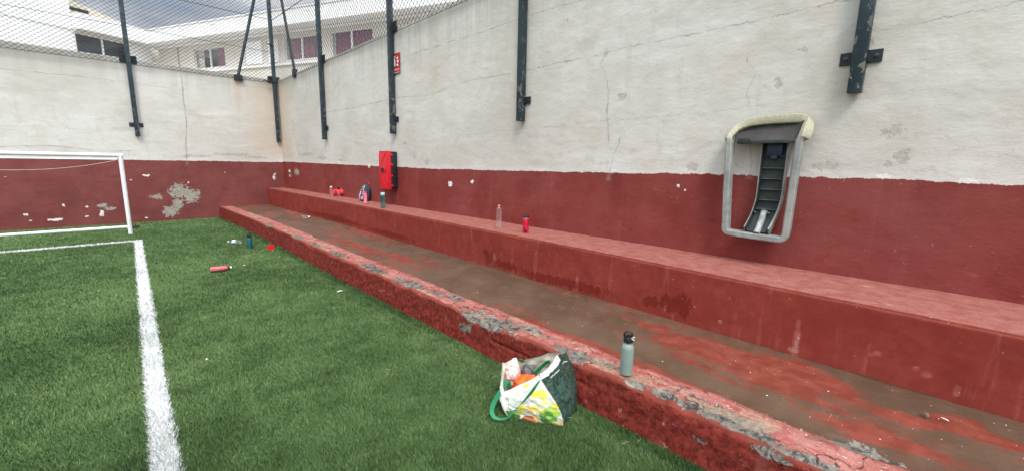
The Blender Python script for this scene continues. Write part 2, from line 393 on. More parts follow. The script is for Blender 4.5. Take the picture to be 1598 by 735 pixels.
# end wall behind the goal
xs = np.concatenate([np.arange(-14, -3, .1), np.arange(-3, 3.86, .02)])
hcr = [[(-3, 3.24, .003), (-1.19, 3.235), (0, 3.251), (1.65, 3.212)], [(-3, 1.72, .003), (-1.37, 1.721), (-.67, 1.763), (.11, 1.667), (.6, 1.696)]]
vcr = [[(1.5, 1.62, .006), (1.9, 1.636), (2.45, 1.697), (3.07, 1.689), (3.5, 1.692), (3.72, 1.686)]]
m_end = plaster('painted_render_end', (1.1, 2.2, 3.6), 3, .7)
wall('end_wall', xs, lambda u, d: (u + 0 * d, YB - d), lambda u: 3.725 + (3.8 - u) * .012, lambda u: 1.487 + 0 * u,
     [(.806, 1.13, .07, .035), (.521, 1.03, .04, .02), (-.778, .19, .13, .03), (-.628, .50, .035, .035), (-.049, .27, .04, .08), (-.268, .44, .03, .02), (-.30, .224, .045, .02),
      (-1.37, 1.12, .04, .02), (-1.2, .32, .04, .035), (-1.15, .2, .03, .02), (3.574, 1.06, .04, .07), (3.6, 1.15, .03, .03), (.708, .119, .04, .015), (2.4, 1.2, .015, .015), (1.6, .95, .02, .02)],
     [(1.42, .73, .24, .19), (1.62, .62, .20, .2), (1.2, .25, .15, .13), (.95, .61, .12, .07), (1.35, .42, .12, .16), (0.0, .46, .10, .05), (.1, .38, .14, .04), (2.6, 1.66, .45, .04), (1.9, 1.6, .3, .03), (3.1, 1.60, .3, .03), (1.65, 1.6, .10, .05)],
     hcr, vcr, lambda u, z: ss(u, 2.4, 3.8) * ss(z, 1.4, 1.8) * .8 + blob(u, z, [(2.85, 3.4, .06, .35)]),
     m_end, 'white end wall with a dull red lower band behind the goal', zstep=.02)

# ------------------------------------------------------------------ stepped seating
def step_mat(name):
    """painted concrete. attributes: bare, mud, pale, wet, face (1 on upright faces)"""
    g = G(name, .76, 0, .16)
    n1_ = g.noise(2.3, 6, .62); n2 = g.noise(9, 6, .68); n3 = g.noise(42, 5, .7); n4 = g.noise(150, 3, .7)
    st = g.noise(1, 6, .66, v=g.map((9, 2.2, 9)), dist=.5)
    face = g.attr('face')
    red = g.mix(g.rng(n2, .35, .65), (.205, .032, .022), (.25, .044, .031))
    red = g.mix(g.rng(n1_, .42, .66, 0, .65), red, (.190, .026, .018))
    pink = g.mix(g.rng(n2, .36, .62), (.31, .092, .074), (.40, .175, .145))
    pink = g.mix(g.rng(st, .50, .62, 0, .75), pink, (.34, .060, .045))
    pink = g.mix(g.rng(g.noise(17, 6, .75, dist=.6), .54, .62, 0, .6), pink, (.17, .060, .045))
    pink = g.mix(g.rng(n3, .60, .70, 0, .7), pink, (.50, .27, .22))
    pink = g.mix(g.math('MULTIPLY', g.attr('dust'), .8), pink, g.mix(g.rng(n2, .35, .65), (.27, .090, .070), (.32, .120, .098)))
    base = g.mix(g.rng(g.attr('pale'), .0, 1.0), red, pink)
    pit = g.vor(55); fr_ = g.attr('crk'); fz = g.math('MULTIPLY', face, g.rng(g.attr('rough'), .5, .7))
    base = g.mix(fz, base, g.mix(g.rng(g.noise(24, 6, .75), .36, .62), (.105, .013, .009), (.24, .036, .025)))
    base = g.mix(g.math('MULTIPLY', fz, g.rng(g.noise(11, 6, .8), .635, .655)), base, (.36, .20, .155))
    drip = g.noise(1, 5, .6, v=g.map((30, 9, .9)))
    base = g.mix(g.math('MULTIPLY', face, g.rng(drip, .60, .72, 0, .35)), base, (.40, .13, .11))
    jn = g.math('ADD', g.math('MULTIPLY', g.math('SUBTRACT', n2, .5), 1.6), g.math('MULTIPLY', g.math('SUBTRACT', n3, .5), .7))
    wet = g.rng(g.math('ADD', g.math('ADD', g.attr('wet'), g.math('MULTIPLY', g.math('SUBTRACT', n2, .5), .7)), g.math('MULTIPLY', g.math('SUBTRACT', g.noise(1, 5, .7, v=g.map((24, 24, 5.5)), dist=.3), .5), 1.5)), .46, .56)
    base = g.mix(g.math('MULTIPLY', wet, .75), base, (.135, .012, .007))
    js = g.math('ADD', g.math('MULTIPLY', g.math('SUBTRACT', st, .5), 1.0), g.math('MULTIPLY', g.math('SUBTRACT', g.noise(13, 7, .74, dist=.7), .5), 1.1))
    mudc = g.mix(g.rng(n1_, .35, .65), (.082, .050, .031), (.112, .072, .046))
    mudc = g.mix(g.rng(n2, .5, .7, 0, .5), mudc, (.135, .080, .052))
    base = g.mix(g.math('MULTIPLY', g.math('SUBTRACT', 1.0, face), g.math('SUBTRACT', 1.0, g.attr('pale'))), base, g.mix(g.rng(n2, .38, .64), (.160, .034, .020), (.215, .052, .033)))
    mud = g.rng(g.math('ADD', g.attr('mud'), js), .34, .74)
    base = g.mix(g.math('MULTIPLY', mud, .93), base, mudc)
    fl = g.noise(70, 2, .5, v=g.map((1, .6, 1)))
    nd_ = g.math('SUBTRACT', 1.0, g.math('MULTIPLY', g.attr('dust'), .8)); base = g.mix(g.math('MULTIPLY', nd_, g.math('MULTIPLY', g.rng(g.attr('pale'), .2, .6), g.rng(fl, .69, .71))), base, (.58, .50, .43))
    br = g.rng(g.math('ADD', g.attr('bare'), jn), .50, .58)
    conc = g.mix(g.rng(n3, .30, .70), (.11, .10, .082), (.225, .20, .165))
    conc = g.mix(g.rng(g.noise(14, 6, .7, dist=.8), .50, .56), conc, (.055, .052, .048))
    conc = g.mix(g.rng(n2, .54, .66, 0, .6), conc, (.34, .31, .25))
    rimd = g.math('MULTIPLY', g.rng(g.math('ADD', g.attr('bare'), jn), .44, .51), g.math('SUBTRACT', 1.0, br)); base = g.mix(g.math('MULTIPLY', rimd, .55), base, (.10, .035, .028))
    base = g.mix(br, base, conc)
    lc = g.rng(g.math('ADD', g.attr('lichen'), js), .52, .66)
    base = g.mix(g.math('MULTIPLY', lc, .6), base, g.mix(g.rng(n3, .36, .64), (.26, .17, .115), (.42, .30, .215)))
    vd = g.n('ShaderNodeTexVoronoi'); vd.feature = 'DISTANCE_TO_EDGE'; vd.inputs['Scale'].default_value = 3.4
    wv_ = g.n('ShaderNodeVectorMath'); wv_.operation = 'MULTIPLY_ADD'; nc_ = g.n('ShaderNodeTexNoise'); nc_.inputs['Scale'].default_value = 5; nc_.inputs['Detail'].default_value = 6
    g.put(g.tc, nc_.inputs['Vector']); g.put(nc_.outputs['Color'], wv_.inputs[0]); wv_.inputs[1].default_value = (.42, .42, .42); g.put(g.map((1.6, .9, 1.6)), wv_.inputs[2]); g.put(wv_.outputs[0], vd.inputs['Vector'])
    ck = g.math('MULTIPLY', g.rng(vd.outputs['Distance'], .022, .010), g.math('MULTIPLY', g.attr('crk'), g.rng(n1_, .42, .50)))
    base = g.mix(g.math('MULTIPLY', ck, .8), base, (.045, .025, .02))
    speck = g.vor(34); base = g.mix(g.math('MULTIPLY', nd_, g.math('MULTIPLY', g.rng(n2, .56, .60), g.rng(speck, .10, .08))), base, (.55, .46, .40))
    g.col(base)
    h = g.math('ADD', g.math('MULTIPLY', n2, .6), g.math('MULTIPLY', n3, .32)); h = g.math('ADD', h, g.math('MULTIPLY', n4, .16))
    h = g.math('SUBTRACT', h, g.math('MULTIPLY', ck, .5)); h = g.math('SUBTRACT', h, g.math('MULTIPLY', br, .22)); h = g.math('ADD', h, g.math('MULTIPLY', g.math('MULTIPLY', br, n3), .5))
    bs = g.n('ShaderNodeBump'); bs.inputs['Distance'].default_value = .02
    g.put(h, bs.inputs['Height']); g.put(g.rng(g.attr('rough'), 0, 1, .12, .85), bs.inputs['Strength']); g.t.links.new(bs.outputs[0], g.b.inputs['Normal'])
    g.set('Roughness', g.math('SUBTRACT', g.rng(n2, .3, .7, .62, .85), g.math('MULTIPLY', mud, .12)))
    return g.m
m_step = step_mat('weathered_red_paint')
steps = thing('seating_steps', 'two long red painted concrete steps, worn grey at the lower edge, along the wall', 'steps', (0, 0, 0))

# lower step: upright face, rounded worn edge, wide tread
sv = np.concatenate([np.linspace(0, .30, 31), np.linspace(.31, .37, 8), np.arange(.385, 1.62, .012)])
YY, SS = np.meshgrid(ys, sv, indexing='ij')
kx = KX(YY) ; rx = RX(YY) + .004
er = fbm(YY * 2.4, SS * 0 + 3, 0, 4, 40); er2 = fbm(YY * 9, SS * 9, 0, 4, 47)
zk = ZK + .014 * (fbm(YY * .8, 0 * SS, 0, 3, 44) - .5)
rad = .018 + .035 * ss(er, .50, .75)                    # how far the edge has crumbled
spots_edge = [(5.742, .40, .16, .05), (4.723, .42, .20, .08), (3.923, .41, .17, .07), (3.455, .46, .12, .05), (2.582, .36, .22, .09), (2.36, .42, .12, .06), (2.114, .46, .12, .04), (1.60, .345, .06, .04),
              (.984, .36, .05, .035), (.78, .38, .09, .05), (.65, .40, .13, .06), (.56, .36, .11, .04), (.40, .34, .17, .022), (.2, .33, .16, .022), (6.6, .40, .12, .05), (7.4, .38, .15, .05), (1.15, .35, .04, .03), (9.2, .37, .2, .06),
              (.12, .62, .09, .045), (2.785, .18, .055, .03), (.734, .17, .035, .02), (.40, .27, .05, .025), (3.2, .5, .1, .04), (1.72, .40, .10, .04), (1.5, .43, .12, .03)]
spots_edge = [(a, b, c * 1.5, d * 1.25) for a, b, c, d in spots_edge]
bare = blob(YY, SS, spots_edge)
rad = rad + .05 * ss(blob(YY, SS, [(a, b, c * 1.1, .3) for a, b, c, d in spots_edge if b < .47 and b > .3]), .5, .9)
# profile: s in 0..zk up the face, then across
t1 = np.clip(SS / zk, 0, 1)
topx = np.clip(SS - zk, 0, None) * (rx - kx) / (1.612 - zk)
xo = kx + topx; zo = np.minimum(SS, zk)
# round off the corner
dc = np.abs(SS - zk); kk = np.clip(1 - dc / rad, 0, 1); cut = rad * .30 * kk ** 1.6
xo = xo + cut; zo = zo - cut * .9
face = (SS < zk - .02).astype(float)
xo = xo + .015 * (zo / ZK) + face * ((er2 - .5) * .016 + (fbm(YY * 1.7, SS * 5, 0, 4, 60) - .5) * .016 + (fbm(YY * 26, SS * 26, 0, 3, 66) - .5) * .010)
# a split course along the face at some lengths, like old mortar
gro = np.exp(-((SS - (.175 + .03 * (fbm(YY * 1.1, 0 * SS, 0, 3, 63) - .5))) / .007) ** 2) * ss(YY, 1.35, 1.6) * (1 - ss(YY, 2.3, 2.5))
gro += np.exp(-((YY - 2.44) / .008) ** 2) * ss(SS, .17, .2) * (SS < .32)
xo = xo + gro * .016
topm = ss(SS, zk, zk + .05); edge = 1 - ss(SS, zk + .22, zk + .36)
zo = zo + topm * ((er2 - .5) * .016 * (.35 + edge) + .018 * edge * (fbm(YY * 3, SS * 5, 0, 4, 55) - .45)) - .008 * ss(SS, zk + .25, zk + .34) * topm
zo = zo - .014 * ss(bare + .5 * (er2 - .5), .42, .62) * (SS > .24) + .0
crk = np.abs((SS - .46) - .10 * (fbm(YY * 3.5, 0 * SS, 0, 4, 71) - .5)) ; zo = zo - .014 * np.exp(-(crk / .008) ** 2) * topm * ss(fbm(YY * 1.2, 0 * SS, 0, 2, 73), .5, .6)
tw = .23 + .14 * (fbm(YY * .9, 0 * SS, 0, 4, 80) - .5)          # width of the bare-paint margin
mudm = ss(SS - zk, tw, tw + .10) * 1.0
mn = fbm(YY * 1.1, SS * 2.6, 0, 4, 84); mudm = mudm * (.62 + .42 * ss(mn, .30, .58)) * (1 - .38 * ss(YY, 4.5, 7.5) * ss(fbm(YY * 1.6, SS * 4, 0, 3, 88), .40, .55))
redp = blob(YY, SS, [(2.59, .72, .45, .07), (2.14, .66, .45, .08), (1.35, .62, .5, .06), (.95, 1.12, .55, .26), (.70, .98, .45, .22), (1.15, 1.30, .4, .14), (.45, 1.22, .35, .20), (.25, .80, .35, .10), (.0, 1.15, .14, .10), (-.25, 1.3, .2, .12), (6.06, .86, .5, .08), (5.12, .97, .5, .08), (1.7, .65, .3, .05)])
rn_ = fbm(YY * 3.1, SS * 6, 0, 6, 87, .62); mudm = np.clip(mudm - .54 * ss(redp + 1.3 * (rn_ - .5), .28, .80), 0, 1)
mudm = np.maximum(mudm, .9 * ss(SS, 1.56, 1.6) * (fbm(YY * 1.5, 0 * SS, 0, 3, 90) > .55))
pale = topm * (.15 + .85 * edge) ; pale = pale * (1 - .6 * ss(redp, .3, .7))
farp = ss(YY, 5.5, 9); pale = np.clip(pale + topm * .35 * farp, 0, 1)
lich = topm * edge * ss(fbm(YY * 3.4, SS * 9, 0, 4, 94), .40, .75) * .8
edark = ss(fbm(YY * .9, 0 * SS + 2, 0, 3, 98), .35, .6)
a_ = dict(dust=0 * SS, crk=np.clip(topm * edge + ss(SS, .2, .3) * face, 0, 1), bare=np.maximum(bare, .40 * ss(er, .52, .7) * np.exp(-((SS - .36) / .06) ** 2)) + 0 * SS, mud=mudm, pale=pale, lichen=lich, face=face, wet=0 * SS + face * .25 * edark,
          rough=np.clip(face * .8 + topm * edge * 1.0 + topm * .16, 0, 1))
P = np.stack([xo, YY, zo], -1)
sheet('lower_tread', P, m_step, steps, a_, flip=True)

# upper step: riser, softly rounded nosing, seat
sv = np.concatenate([np.linspace(0, .44, 45), np.linspace(.445, .475, 7), np.arange(.485, 1.27, .012)])
YY, SS = np.meshgrid(ys, sv, indexing='ij'); hr = ZS - ZK
rx = RX(YY) ; wx = WX(YY) + .02
topx = np.clip(SS - hr, 0, None) * (wx - rx) / (1.26 - hr)
xo = rx + topx; zo = ZK + np.minimum(SS, hr) - .012 * (SS < .005)
dc = np.abs(SS - hr); cut = .014 * np.clip(1 - dc / .02, 0, 1) ** 1.6
xo = xo + cut; zo = zo - cut
er2 = fbm(YY * 6, SS * 6, 0, 4, 147); lo = fbm(YY * .8, SS * 2, 0, 3, 149)
face = (SS < hr - .012).astype(float); topm = ss(SS, hr, hr + .03)
xo = xo + face * ((er2 - .5) * .007 + (lo - .5) * .018); zo = zo + topm * (er2 - .5) * .008
wet = blob(YY, SS, [(1.508, .13, .14, .08), (1.66, .10, .12, .05), (1.40, .12, .07, .12), (2.9, .05, .5, .05), (2.5, .06, .35, .06), (3.6, .07, .3, .05), (3.9, .12, .10, .10), (6.5, .06, .8, .05), (9, .08, 1.5, .06)]) * face
chips = blob(YY, SS, [(1.56, .10, .03, .07), (2.52, .08, .03, .10), (2.52, .03, .05, .04), (3.807, .11, .035, .08), (.59, .10, .028, .14), (.59, .22, .02, .05), (.60, .03, .05, .03), (.16, .16, .02, .02), (.19, .14, .015, .015), (-.07, .11, .03, .03),
                      (-.02, .13, .02, .02), (-.2, .06, .02, .04), (1.10, .09, .02, .025), (1.05, .3, .012, .015)]) * face
drips = (fbm(YY * 22, SS * 1.2, 0, 3, 155) > .70) * ss(fbm(YY * 1.5, SS * 0, 0, 2, 158), .5, .6) * face * .25
flake = blob(YY, SS, [(.152, hr + .13, .06, .03), (.22, hr + .10, .05, .02), (.306, hr + .55, .07, .05), (-.11, hr + .2, .06, .02), (2.57, hr + .62, .05, .03)]) * topm
mudm = np.clip(.30 * topm * (fbm(YY * .7, SS * 3, 0, 3, 160) > .60), 0, 1) * 0 + ss(SS, .02, 0) * .5 * (fbm(YY * 2, 0 * SS, 0, 3, 162) > .5)
mudm = mudm + topm * .45 * ss(YY, 9.5, 12) * ss(fbm(YY, SS * 4, 0, 3, 166), .4, .5)
P = np.stack([xo, YY, zo], -1)
g = m_step
sheet('upper_seat', P, m_step, steps, dict(dust=topm, crk=0 * SS, bare=0 * SS, mud=mudm, pale=np.clip(topm * .95 + .55 * ss(chips + .35 * (er2 - .5), .45, .7) + drips, 0, 1), lichen=.62 * ss(flake, .4, .9) + .46 * ss(chips, .55, .9) + topm * .35 * ss(SS, hr + .05, hr) , face=face, wet=wet * .93,
      rough=.10 + .25 * topm + .25 * ss(YY, 5, 10)), flip=True)

# ------------------------------------------------------------------ turf
g = G('turf_backing', .95, 0, .1)
nb = g.noise(.9, 5, .6); nf = g.noise(90, 4, .7)
g.col(g.mix(g.rng(nf, .3, .7), (.03, .06, .018), g.mix(g.rng(nb, .4, .6), (.06, .105, .03), (.075, .125, .04)))); g.bump(nf, .8, .02)
m_back = g.m
me = MB(); me.add([(-45, -70, 0), (4.1, -70, 0), (4.1, 13.45, 0), (-45, 13.45, 0)], [(0, 1, 2, 3)])
tag(me.build('pitch_ground', m_back), kind='structure')
me = MB(); me.add([(-400, -400, -.03), (400, -400, -.03), (400, 400, -.03), (-400, 400, -.03)], [(0, 1, 2, 3)])
tag(me.build('bounce_ground', simple('bounce_pale', (.36, .34, .31), .85, var=.15, vs=.6)), kind='structure')  # unseen ground, added pale to bounce light onto the building
def blade_mat(name, a, b, c, rough=.55):
    g = G(name, rough, 0, .22); t = g.attr('tone')
    base = g.mix(g.rng(t, 0, .5, smooth=False), a, b); base = g.mix(g.rng(t, .5, 1.0, smooth=False), base, c)
    g.col(base); g.set('Subsurface Weight', 0.0); return g.m
m_blade = blade_mat('turf_fibre', (.032, .066, .021), (.090, .158, .047), (.19, .275, .108))
m_wfib = blade_mat('white_fibre', (.40, .42, .39), (.68, .68, .665), (.84, .84, .83))
LX = lambda y: .035 + (y - 2.6) * .0392           # left side of the side line
LW = .112
def in_line(x, y):
    side = (x > LX(y)) & (x < LX(y) + LW) & (y < 10.52)
    goal = (y > 10.38) & (y < 10.53) & (x < LX(y) + LW) & (x > -9)
    return side, goal
def blades(x, y, wmul, hmul, tone0, seedn):
    n = len(x); r = np.random.default_rng(seedn)
    d = np.hypot(x, y); wd = (.0017 + .00062 * d) * wmul * (.7 + .6 * r.random(n)); h = (.024 + .014 * r.random(n)) * hmul
    # nap of the pile: the lean drifts slowly over the ground
    la = (fbm(x * .35, y * .35, 0, 2, 200) * 4 + r.normal(0, 1.5, n)); lm = .25 + .65 * r.random(n) * (.5 + .8 * fbm(x * 1.3, y * 1.3, 0, 3, 210))
    an = r.random(n) * 2 * np.pi; wx_, wy_ = np.cos(an) * wd / 2, np.sin(an) * wd / 2
    lx, ly = np.cos(la) * lm * h, np.sin(la) * lm * h
    z0 = np.zeros(n) - .002
    co = np.stack([np.stack([x - wx_, y - wy_, z0], -1), np.stack([x + wx_, y + wy_, z0], -1),
                   np.stack([x + wx_ * .8 + lx * .35, y + wy_ * .8 + ly * .35, h * .62], -1), np.stack([x - wx_ * .8 + lx * .35, y - wy_ * .8 + ly * .35, h * .62], -1),
                   np.stack([x + lx, y + ly, h], -1)], 1).reshape(-1, 3)
    b = np.arange(n) * 5
    tr = np.concatenate([np.stack([b, b + 1, b + 2], -1), np.stack([b, b + 2, b + 3], -1), np.stack([b + 3, b + 2, b + 4], -1)])
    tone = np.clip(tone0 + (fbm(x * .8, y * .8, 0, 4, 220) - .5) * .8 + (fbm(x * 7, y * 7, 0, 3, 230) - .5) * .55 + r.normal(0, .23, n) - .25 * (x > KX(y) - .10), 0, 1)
    return co, tr, np.repeat(tone, 5)
def scatter(N, seedn, x0=-8.5, y0=.2):
    r = np.random.default_rng(seedn); x = r.uniform(x0, 2.4, N); y = r.uniform(y0, 13.35, N); d = np.maximum(np.hypot(x, y), 2.4)
    keep = (r.random(N) < (2.4 / d) ** 1.75) & (x < KX(y) + .01) & (y > .35 - x * .9) & (x > -.95 * y - .6)
    return x[keep], y[keep]
x, y = scatter(11000000, 5)
s1, s2 = in_line(x + rng.normal(0, .006, len(x)), y + rng.normal(0, .006, len(x)))
gm = ~(s1 | s2)
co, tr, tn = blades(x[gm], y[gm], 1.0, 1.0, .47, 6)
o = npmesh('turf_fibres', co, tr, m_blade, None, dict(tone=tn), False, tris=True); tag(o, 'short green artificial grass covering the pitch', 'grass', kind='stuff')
for nm, mk in (('side_line', s1), ('goal_line', s2 & ~s1)):
    co, tr, tn = blades(x[mk], y[mk], 1.22, 1.08, .55, 8)
    n0 = len(co)
    if nm == 'side_line': qv = [(LX(.2), .2), (LX(.2) + LW, .2), (LX(10.5) + LW, 10.5), (LX(10.5), 10.5)]
    else: qv = [(-9, 10.39), (LX(10.5), 10.39), (LX(10.5), 10.52), (-9, 10.52)]
    co = np.concatenate([co, np.array([(a, b, .006) for a, b in qv])]); tr = np.concatenate([tr, np.array([[n0, n0 + 1, n0 + 2], [n0, n0 + 2, n0 + 3]])])
    tn = np.concatenate([tn, np.full(4, .1)])
    o = npmesh(nm, co, tr, m_wfib, None, dict(tone=tn), False, tris=True); tag(o, kind='structure')
print('blades', int(gm.sum()))
# dry straws lying on the pile
sb = MB(); r = random.Random(4)
for i in range(70):
    d = 1.6 + r.random() ** 1.4 * 7; a = r.uniform(-.55, 1.0); px, py = math.sin(a) * d, math.cos(a) * d
    if i < 14: py = r.uniform(1.0, 3.2); px = float(KX(py)) - r.uniform(.03, .22)
    if px > float(KX(py)) - .03 or abs(px - LX(py)) < .25: continue
    t = r.random() * 6.28; l = r.uniform(.02, .06); z = .036
    sb.tube([(px, py, z), (px + math.cos(t) * l * .5, py + math.sin(t) * l * .5, z + .008), (px + math.cos(t + .3) * l, py + math.sin(t + .3) * l, z)], .0009, 4)
tag(sb.build('dry_straws', simple('straw', (.42, .38, .24), .8)), 'thin dry straws strewn on the green pitch', 'straw', kind='stuff')

# ------------------------------------------------------------------ fences
g = G('post_paint', .5, .0, .4)
a = g.noise(16, 5, .65, v=g.map((1, 1, .6))); b = g.noise(3, 4, .6); z = g.xyz()[2]
base = g.mix(g.rng(b, .35, .65), (.012, .026, .034), (.024, .044, .054))
low = g.rng(z, 3.2, 2.1)
base = g.mix(g.math('MULTIPLY', g.rng(a, .57, .60), g.math('ADD', .25, g.math('MULTIPLY', low, .75))), base, (.20, .19, .165))
base = g.mix(g.rng(g.noise(45, 4, .7), .66, .70), base, (.11, .06, .04))
g.col(base); g.bump(a, .3, .004); m_post = g.m
m_dark = simple('bracket_paint', (.014, .020, .026), .5, var=.3)
m_wire = simple('fence_wire', (.035, .034, .034), .55, .2, var=.3, vs=3)
m_bolt = simple('bolt_steel', (.08, .08, .085), .4, .7, var=.3)

def link_mesh(name, parent, org, ux, w_, z0f, z1, sp, r_, mat, sl=1.0):
    """chain link: two families of slanted wires, org + ux*s + z, from z0f(s) up to z1; each wire a thin wavy prism"""
    vs = []; fs = []; nrm = Vector((-ux.y, ux.x, 0)); k = 0
    n = int((w_ + (z1 - 3) / sl) / sp) + 4
    for fam in (1, -1):
        for i in range(-n, n * 2):
            # z = zc + fam*(s - s0)
            s0 = i * sp
            pts = []
            # clip to box
            zlo = 3.0
            smin, smax = 0.0, w_
            a0 = s0 + (z0f(np.clip(s0, 0, w_)) - zlo) * fam / sl; a1 = s0 + (z1 - zlo) * fam / sl
            for _ in range(3): a0 = s0 + (z0f(float(np.clip(a0, 0, w_))) - zlo) * fam / sl
            lo, hi = sorted((a0, a1))
            lo = max(lo, smin); hi = min(hi, smax)
            if hi - lo < .03: continue
            m = max(2, int((hi - lo) / .8) + 2)
            b0 = len(vs)
            for j in range(m):
                s_ = lo + (hi - lo) * j / (m - 1); zz = zlo + (s_ - s0) * fam * sl
                off = nrm * (.006 * fam + .035 * math.sin(s_ * 1.1 + zz * .9) )
                c = org + ux * s_ + off + Vector((0, 0, zz + .012 * math.sin(s_ * 2.3)))
                t = (ux + Vector((0, 0, fam * sl))).normalized(); u2 = t.cross(nrm)
                for q_ in range(3):
                    an = q_ * 2.0944; vs.append(c + (nrm * math.cos(an) + u2 * math.sin(an)) * r_)
            for j in range(m - 1):
                for q_ in range(3): fs.append((b0 + j * 3 + q_, b0 + j * 3 + (q_ + 1) % 3, b0 + j * 3 + 3 + (q_ + 1) % 3, b0 + j * 3 + 3 + q_))
    me = MB(); me.v = [tuple(v) for v in vs]; me.f = fs; me.mi = [0] * len(fs)
    return me.build(name, mat, parent)

TOPZ = 7.4
def post(parent, p, zb, face, wall_z, side=.085, low=True, loop=False):
    """square post hung on a wall face; face = outward unit vector, p = point on the wall face"""
    f = Vector(face); al = Vector((-f.y, f.x, 0)); ang = math.atan2(al.y, al.x)
    p = Vector((p[0], p[1], 0))
    m = MB(); c = p + f * (side / 2 + .014)
    bm = m.box((c.x, c.y, (zb + TOPZ) / 2), (side, side, TOPZ - zb), ang, .006)
    po = m.build('post', m_post, parent, auto=30)
    # lower and upper clamp plates
    for zc, hw, hh in (((zb + .26, .125, .045),) if low else ()) + ((wall_z + .03, .15, .085),):
        b = MB(); c2 = p + f * .007; b.box((c2.x, c2.y, zc), (hw * 2, .012, hh * 2), ang, .002)
        for s_ in (-1, 1):     # gusset beside the post
            c3 = p + f * .03 + al * s_ * (side / 2 + .004); b.box((c3.x, c3.y, zc), (.007, .05, hh * 1.7), ang)
        br = b.build('bracket', m_dark, po)
        for s_ in (-1, 1):
            b = MB()
            c4 = p + f * .013 + al * s_ * (hw - .035)
            b.lathe([(.016, 0), (.016, .004), (.010, .005), (.010, .013), (0, .014)], 8, c4 + Vector((0, 0, zc)), M=f.to_track_quat('Z', 'Y').to_matrix())
            b.build('bolt', m_bolt, br)
    if not loop: return po
    b = MB(); c5 = p + f * (side * .6) - al * (side / 2)
    pts = [c5 - al * (.034 * math.sin(t)) + Vector((0, 0, zb + .07 + .035 * math.cos(t))) for t in np.linspace(-.4, 3.6, 9)]
    b.tube(pts, .0035, 5); b.build('tie_wire', m_dark, po)
    return po

# long side fence (on the right wall)
fence_r = thing('chain_link_fence', 'tall chain link fence on dark posts fixed to the long red and white wall', 'fence', (0, 0, 0))
for y_, zb in ((10.26, 2.05), (7.2, 2.08), (4.0, 2.14), (.575, 2.165), (-2.7, 2.2)):
    post(fence_r, (float(WX(y_)), y_), zb, (-1, 0, 0), 3.72 + (13 - y_) * .028, loop=3 < y_ < 11)
ux = Vector((float(WX(0) - WX(13.3)), -13.3, 0)); Lr = ux.length * 1.25; ux.normalize()
org = Vector((float(WX(13.3)) - .055, 13.3, 0))
link_mesh('wire_mesh', fence_r, org, ux, Lr, lambda s_: 3.72 + .028 * s_ - .085, TOPZ, .112, .0044, m_wire, .95)
def cable(parent, a, b, sag=.03, r_=.006, twist=False, name='tension_cable'):
    a, b = Vector(a), Vector(b); m = MB(); n = 24
    pts = [a.lerp(b, t) - Vector((0, 0, sag * 4 * t * (1 - t))) for t in np.linspace(0, 1, n)]
    m.tube(pts, r_, 5)
    if twist:
        for i in range(1, 60):
            t = i / 60; c = a.lerp(b, t) - Vector((0, 0, sag * 4 * t * (1 - t)))
            if random.random() < .6: m.lathe([(0, -.012), (.014, 0), (0, .012)], 6, c)
    return m.build(name, m_dark, parent)
cable(fence_r, (3.78, 13.28, 5.26), (4.05, 2.0, 5.32), .02, .008, True)
cable(fence_r, (3.80, 13.25, 3.64), (4.15, .5, 4.0), .0, .0045)

fence_e = thing('chain_link_fence', 'tall chain link fence on dark posts above the end wall behind the goal', 'fence', (0, 0, 0))
for x_ in (.745, -2.35, -5.45): post(fence_e, (x_, YB), 2.04, (0, -1, 0), 3.72)
# corner post carries both fences
pc = post(fence_e, (3.74, YB), 2.05, (0, -1, 0), 3.70, low=False)
link_mesh('wire_mesh', fence_e, Vector((3.76, YB - .055, 0)), Vector((-1, 0, 0)), 12.5, lambda s_: 3.62 + 0 * s_, TOPZ, .100, .0046, m_wire, .82)
cable(fence_e, (3.76, 13.30, 5.26), (-8, 13.30, 5.25), .0, .007, True)
cable(fence_e, (3.76, 13.31, 4.43), (-8, 13.31, 4.47), .0, .005)
cable(fence_e, (3.76, 13.32, 3.63), (-8, 13.32, 3.66), .0, .0045)
def brace(parent, a, b, plate):
    a, b = Vector(a), Vector(b); m = MB(); m.tube([a, b], .036, 4); o = m.build('brace', m_post, parent)
    m = MB(); m.box(a + Vector((0, 0, -.04)), plate, 0, .003); m.build('foot_plate', m_dark, o)
brace(fence_e, (2.89, YB - .03, 3.70), (3.66, YB - .04, 6.7), (.19, .09, .14))
brace(fence_r, (3.86, 12.0, 3.78), (3.80, 12.98, 7.0), (.09, .14, .20))
for z_, x_ in ((4.62, 3.58), (3.66, 3.44)):
    m = MB(); m.tube([(x_, 13.26, z_ + .01), (x_ + .13, 13.27, z_), (3.74, 13.28, z_)], [.008, .022, .008], 6); m.build('turnbuckle', m_dark, fence_e)

# ------------------------------------------------------------------ goal
m_goal = simple('goal_paint', (.76, .76, .74), .4, var=.06, vs=5, bump=.1)
gx = .34
t = thing('football_goal', 'white metal football goal at the end of the pitch', 'goal', (gx, 11.5, 0))
def bar(name, a, b, r_, sides=12, parent=t):
    m = MB(); m.tube([a, b], r_, sides); return m.build(name, m_goal, parent, auto=40)
bar('goalpost', (0, 0, 0), (0, 0, 1.59), .036); bar('goalpost', (-3.05, 0, 0), (-3.05, 0, 1.59), .036)
bar('crossbar', (.04, 0, 1.59), (-3.09, 0, 1.59), .036)
bar('ground_bar', (0, .03, .045), (0, .95, .045), .022); bar('ground_bar', (-3.05, .03, .045), (-3.05, .95, .045), .022)
bar('rear_bar', (.02, .95, .045), (-3.07, .95, .045), .034)
bar('stay', (-.02, .95, 1.50), (-3.03, .95, 1.50), .013)
bar('stay', (0, .03, 1.57), (-.02, .95, 1.50), .016); bar('stay', (-3.05, .03, 1.57), (-3.03, .95, 1.50), .016)
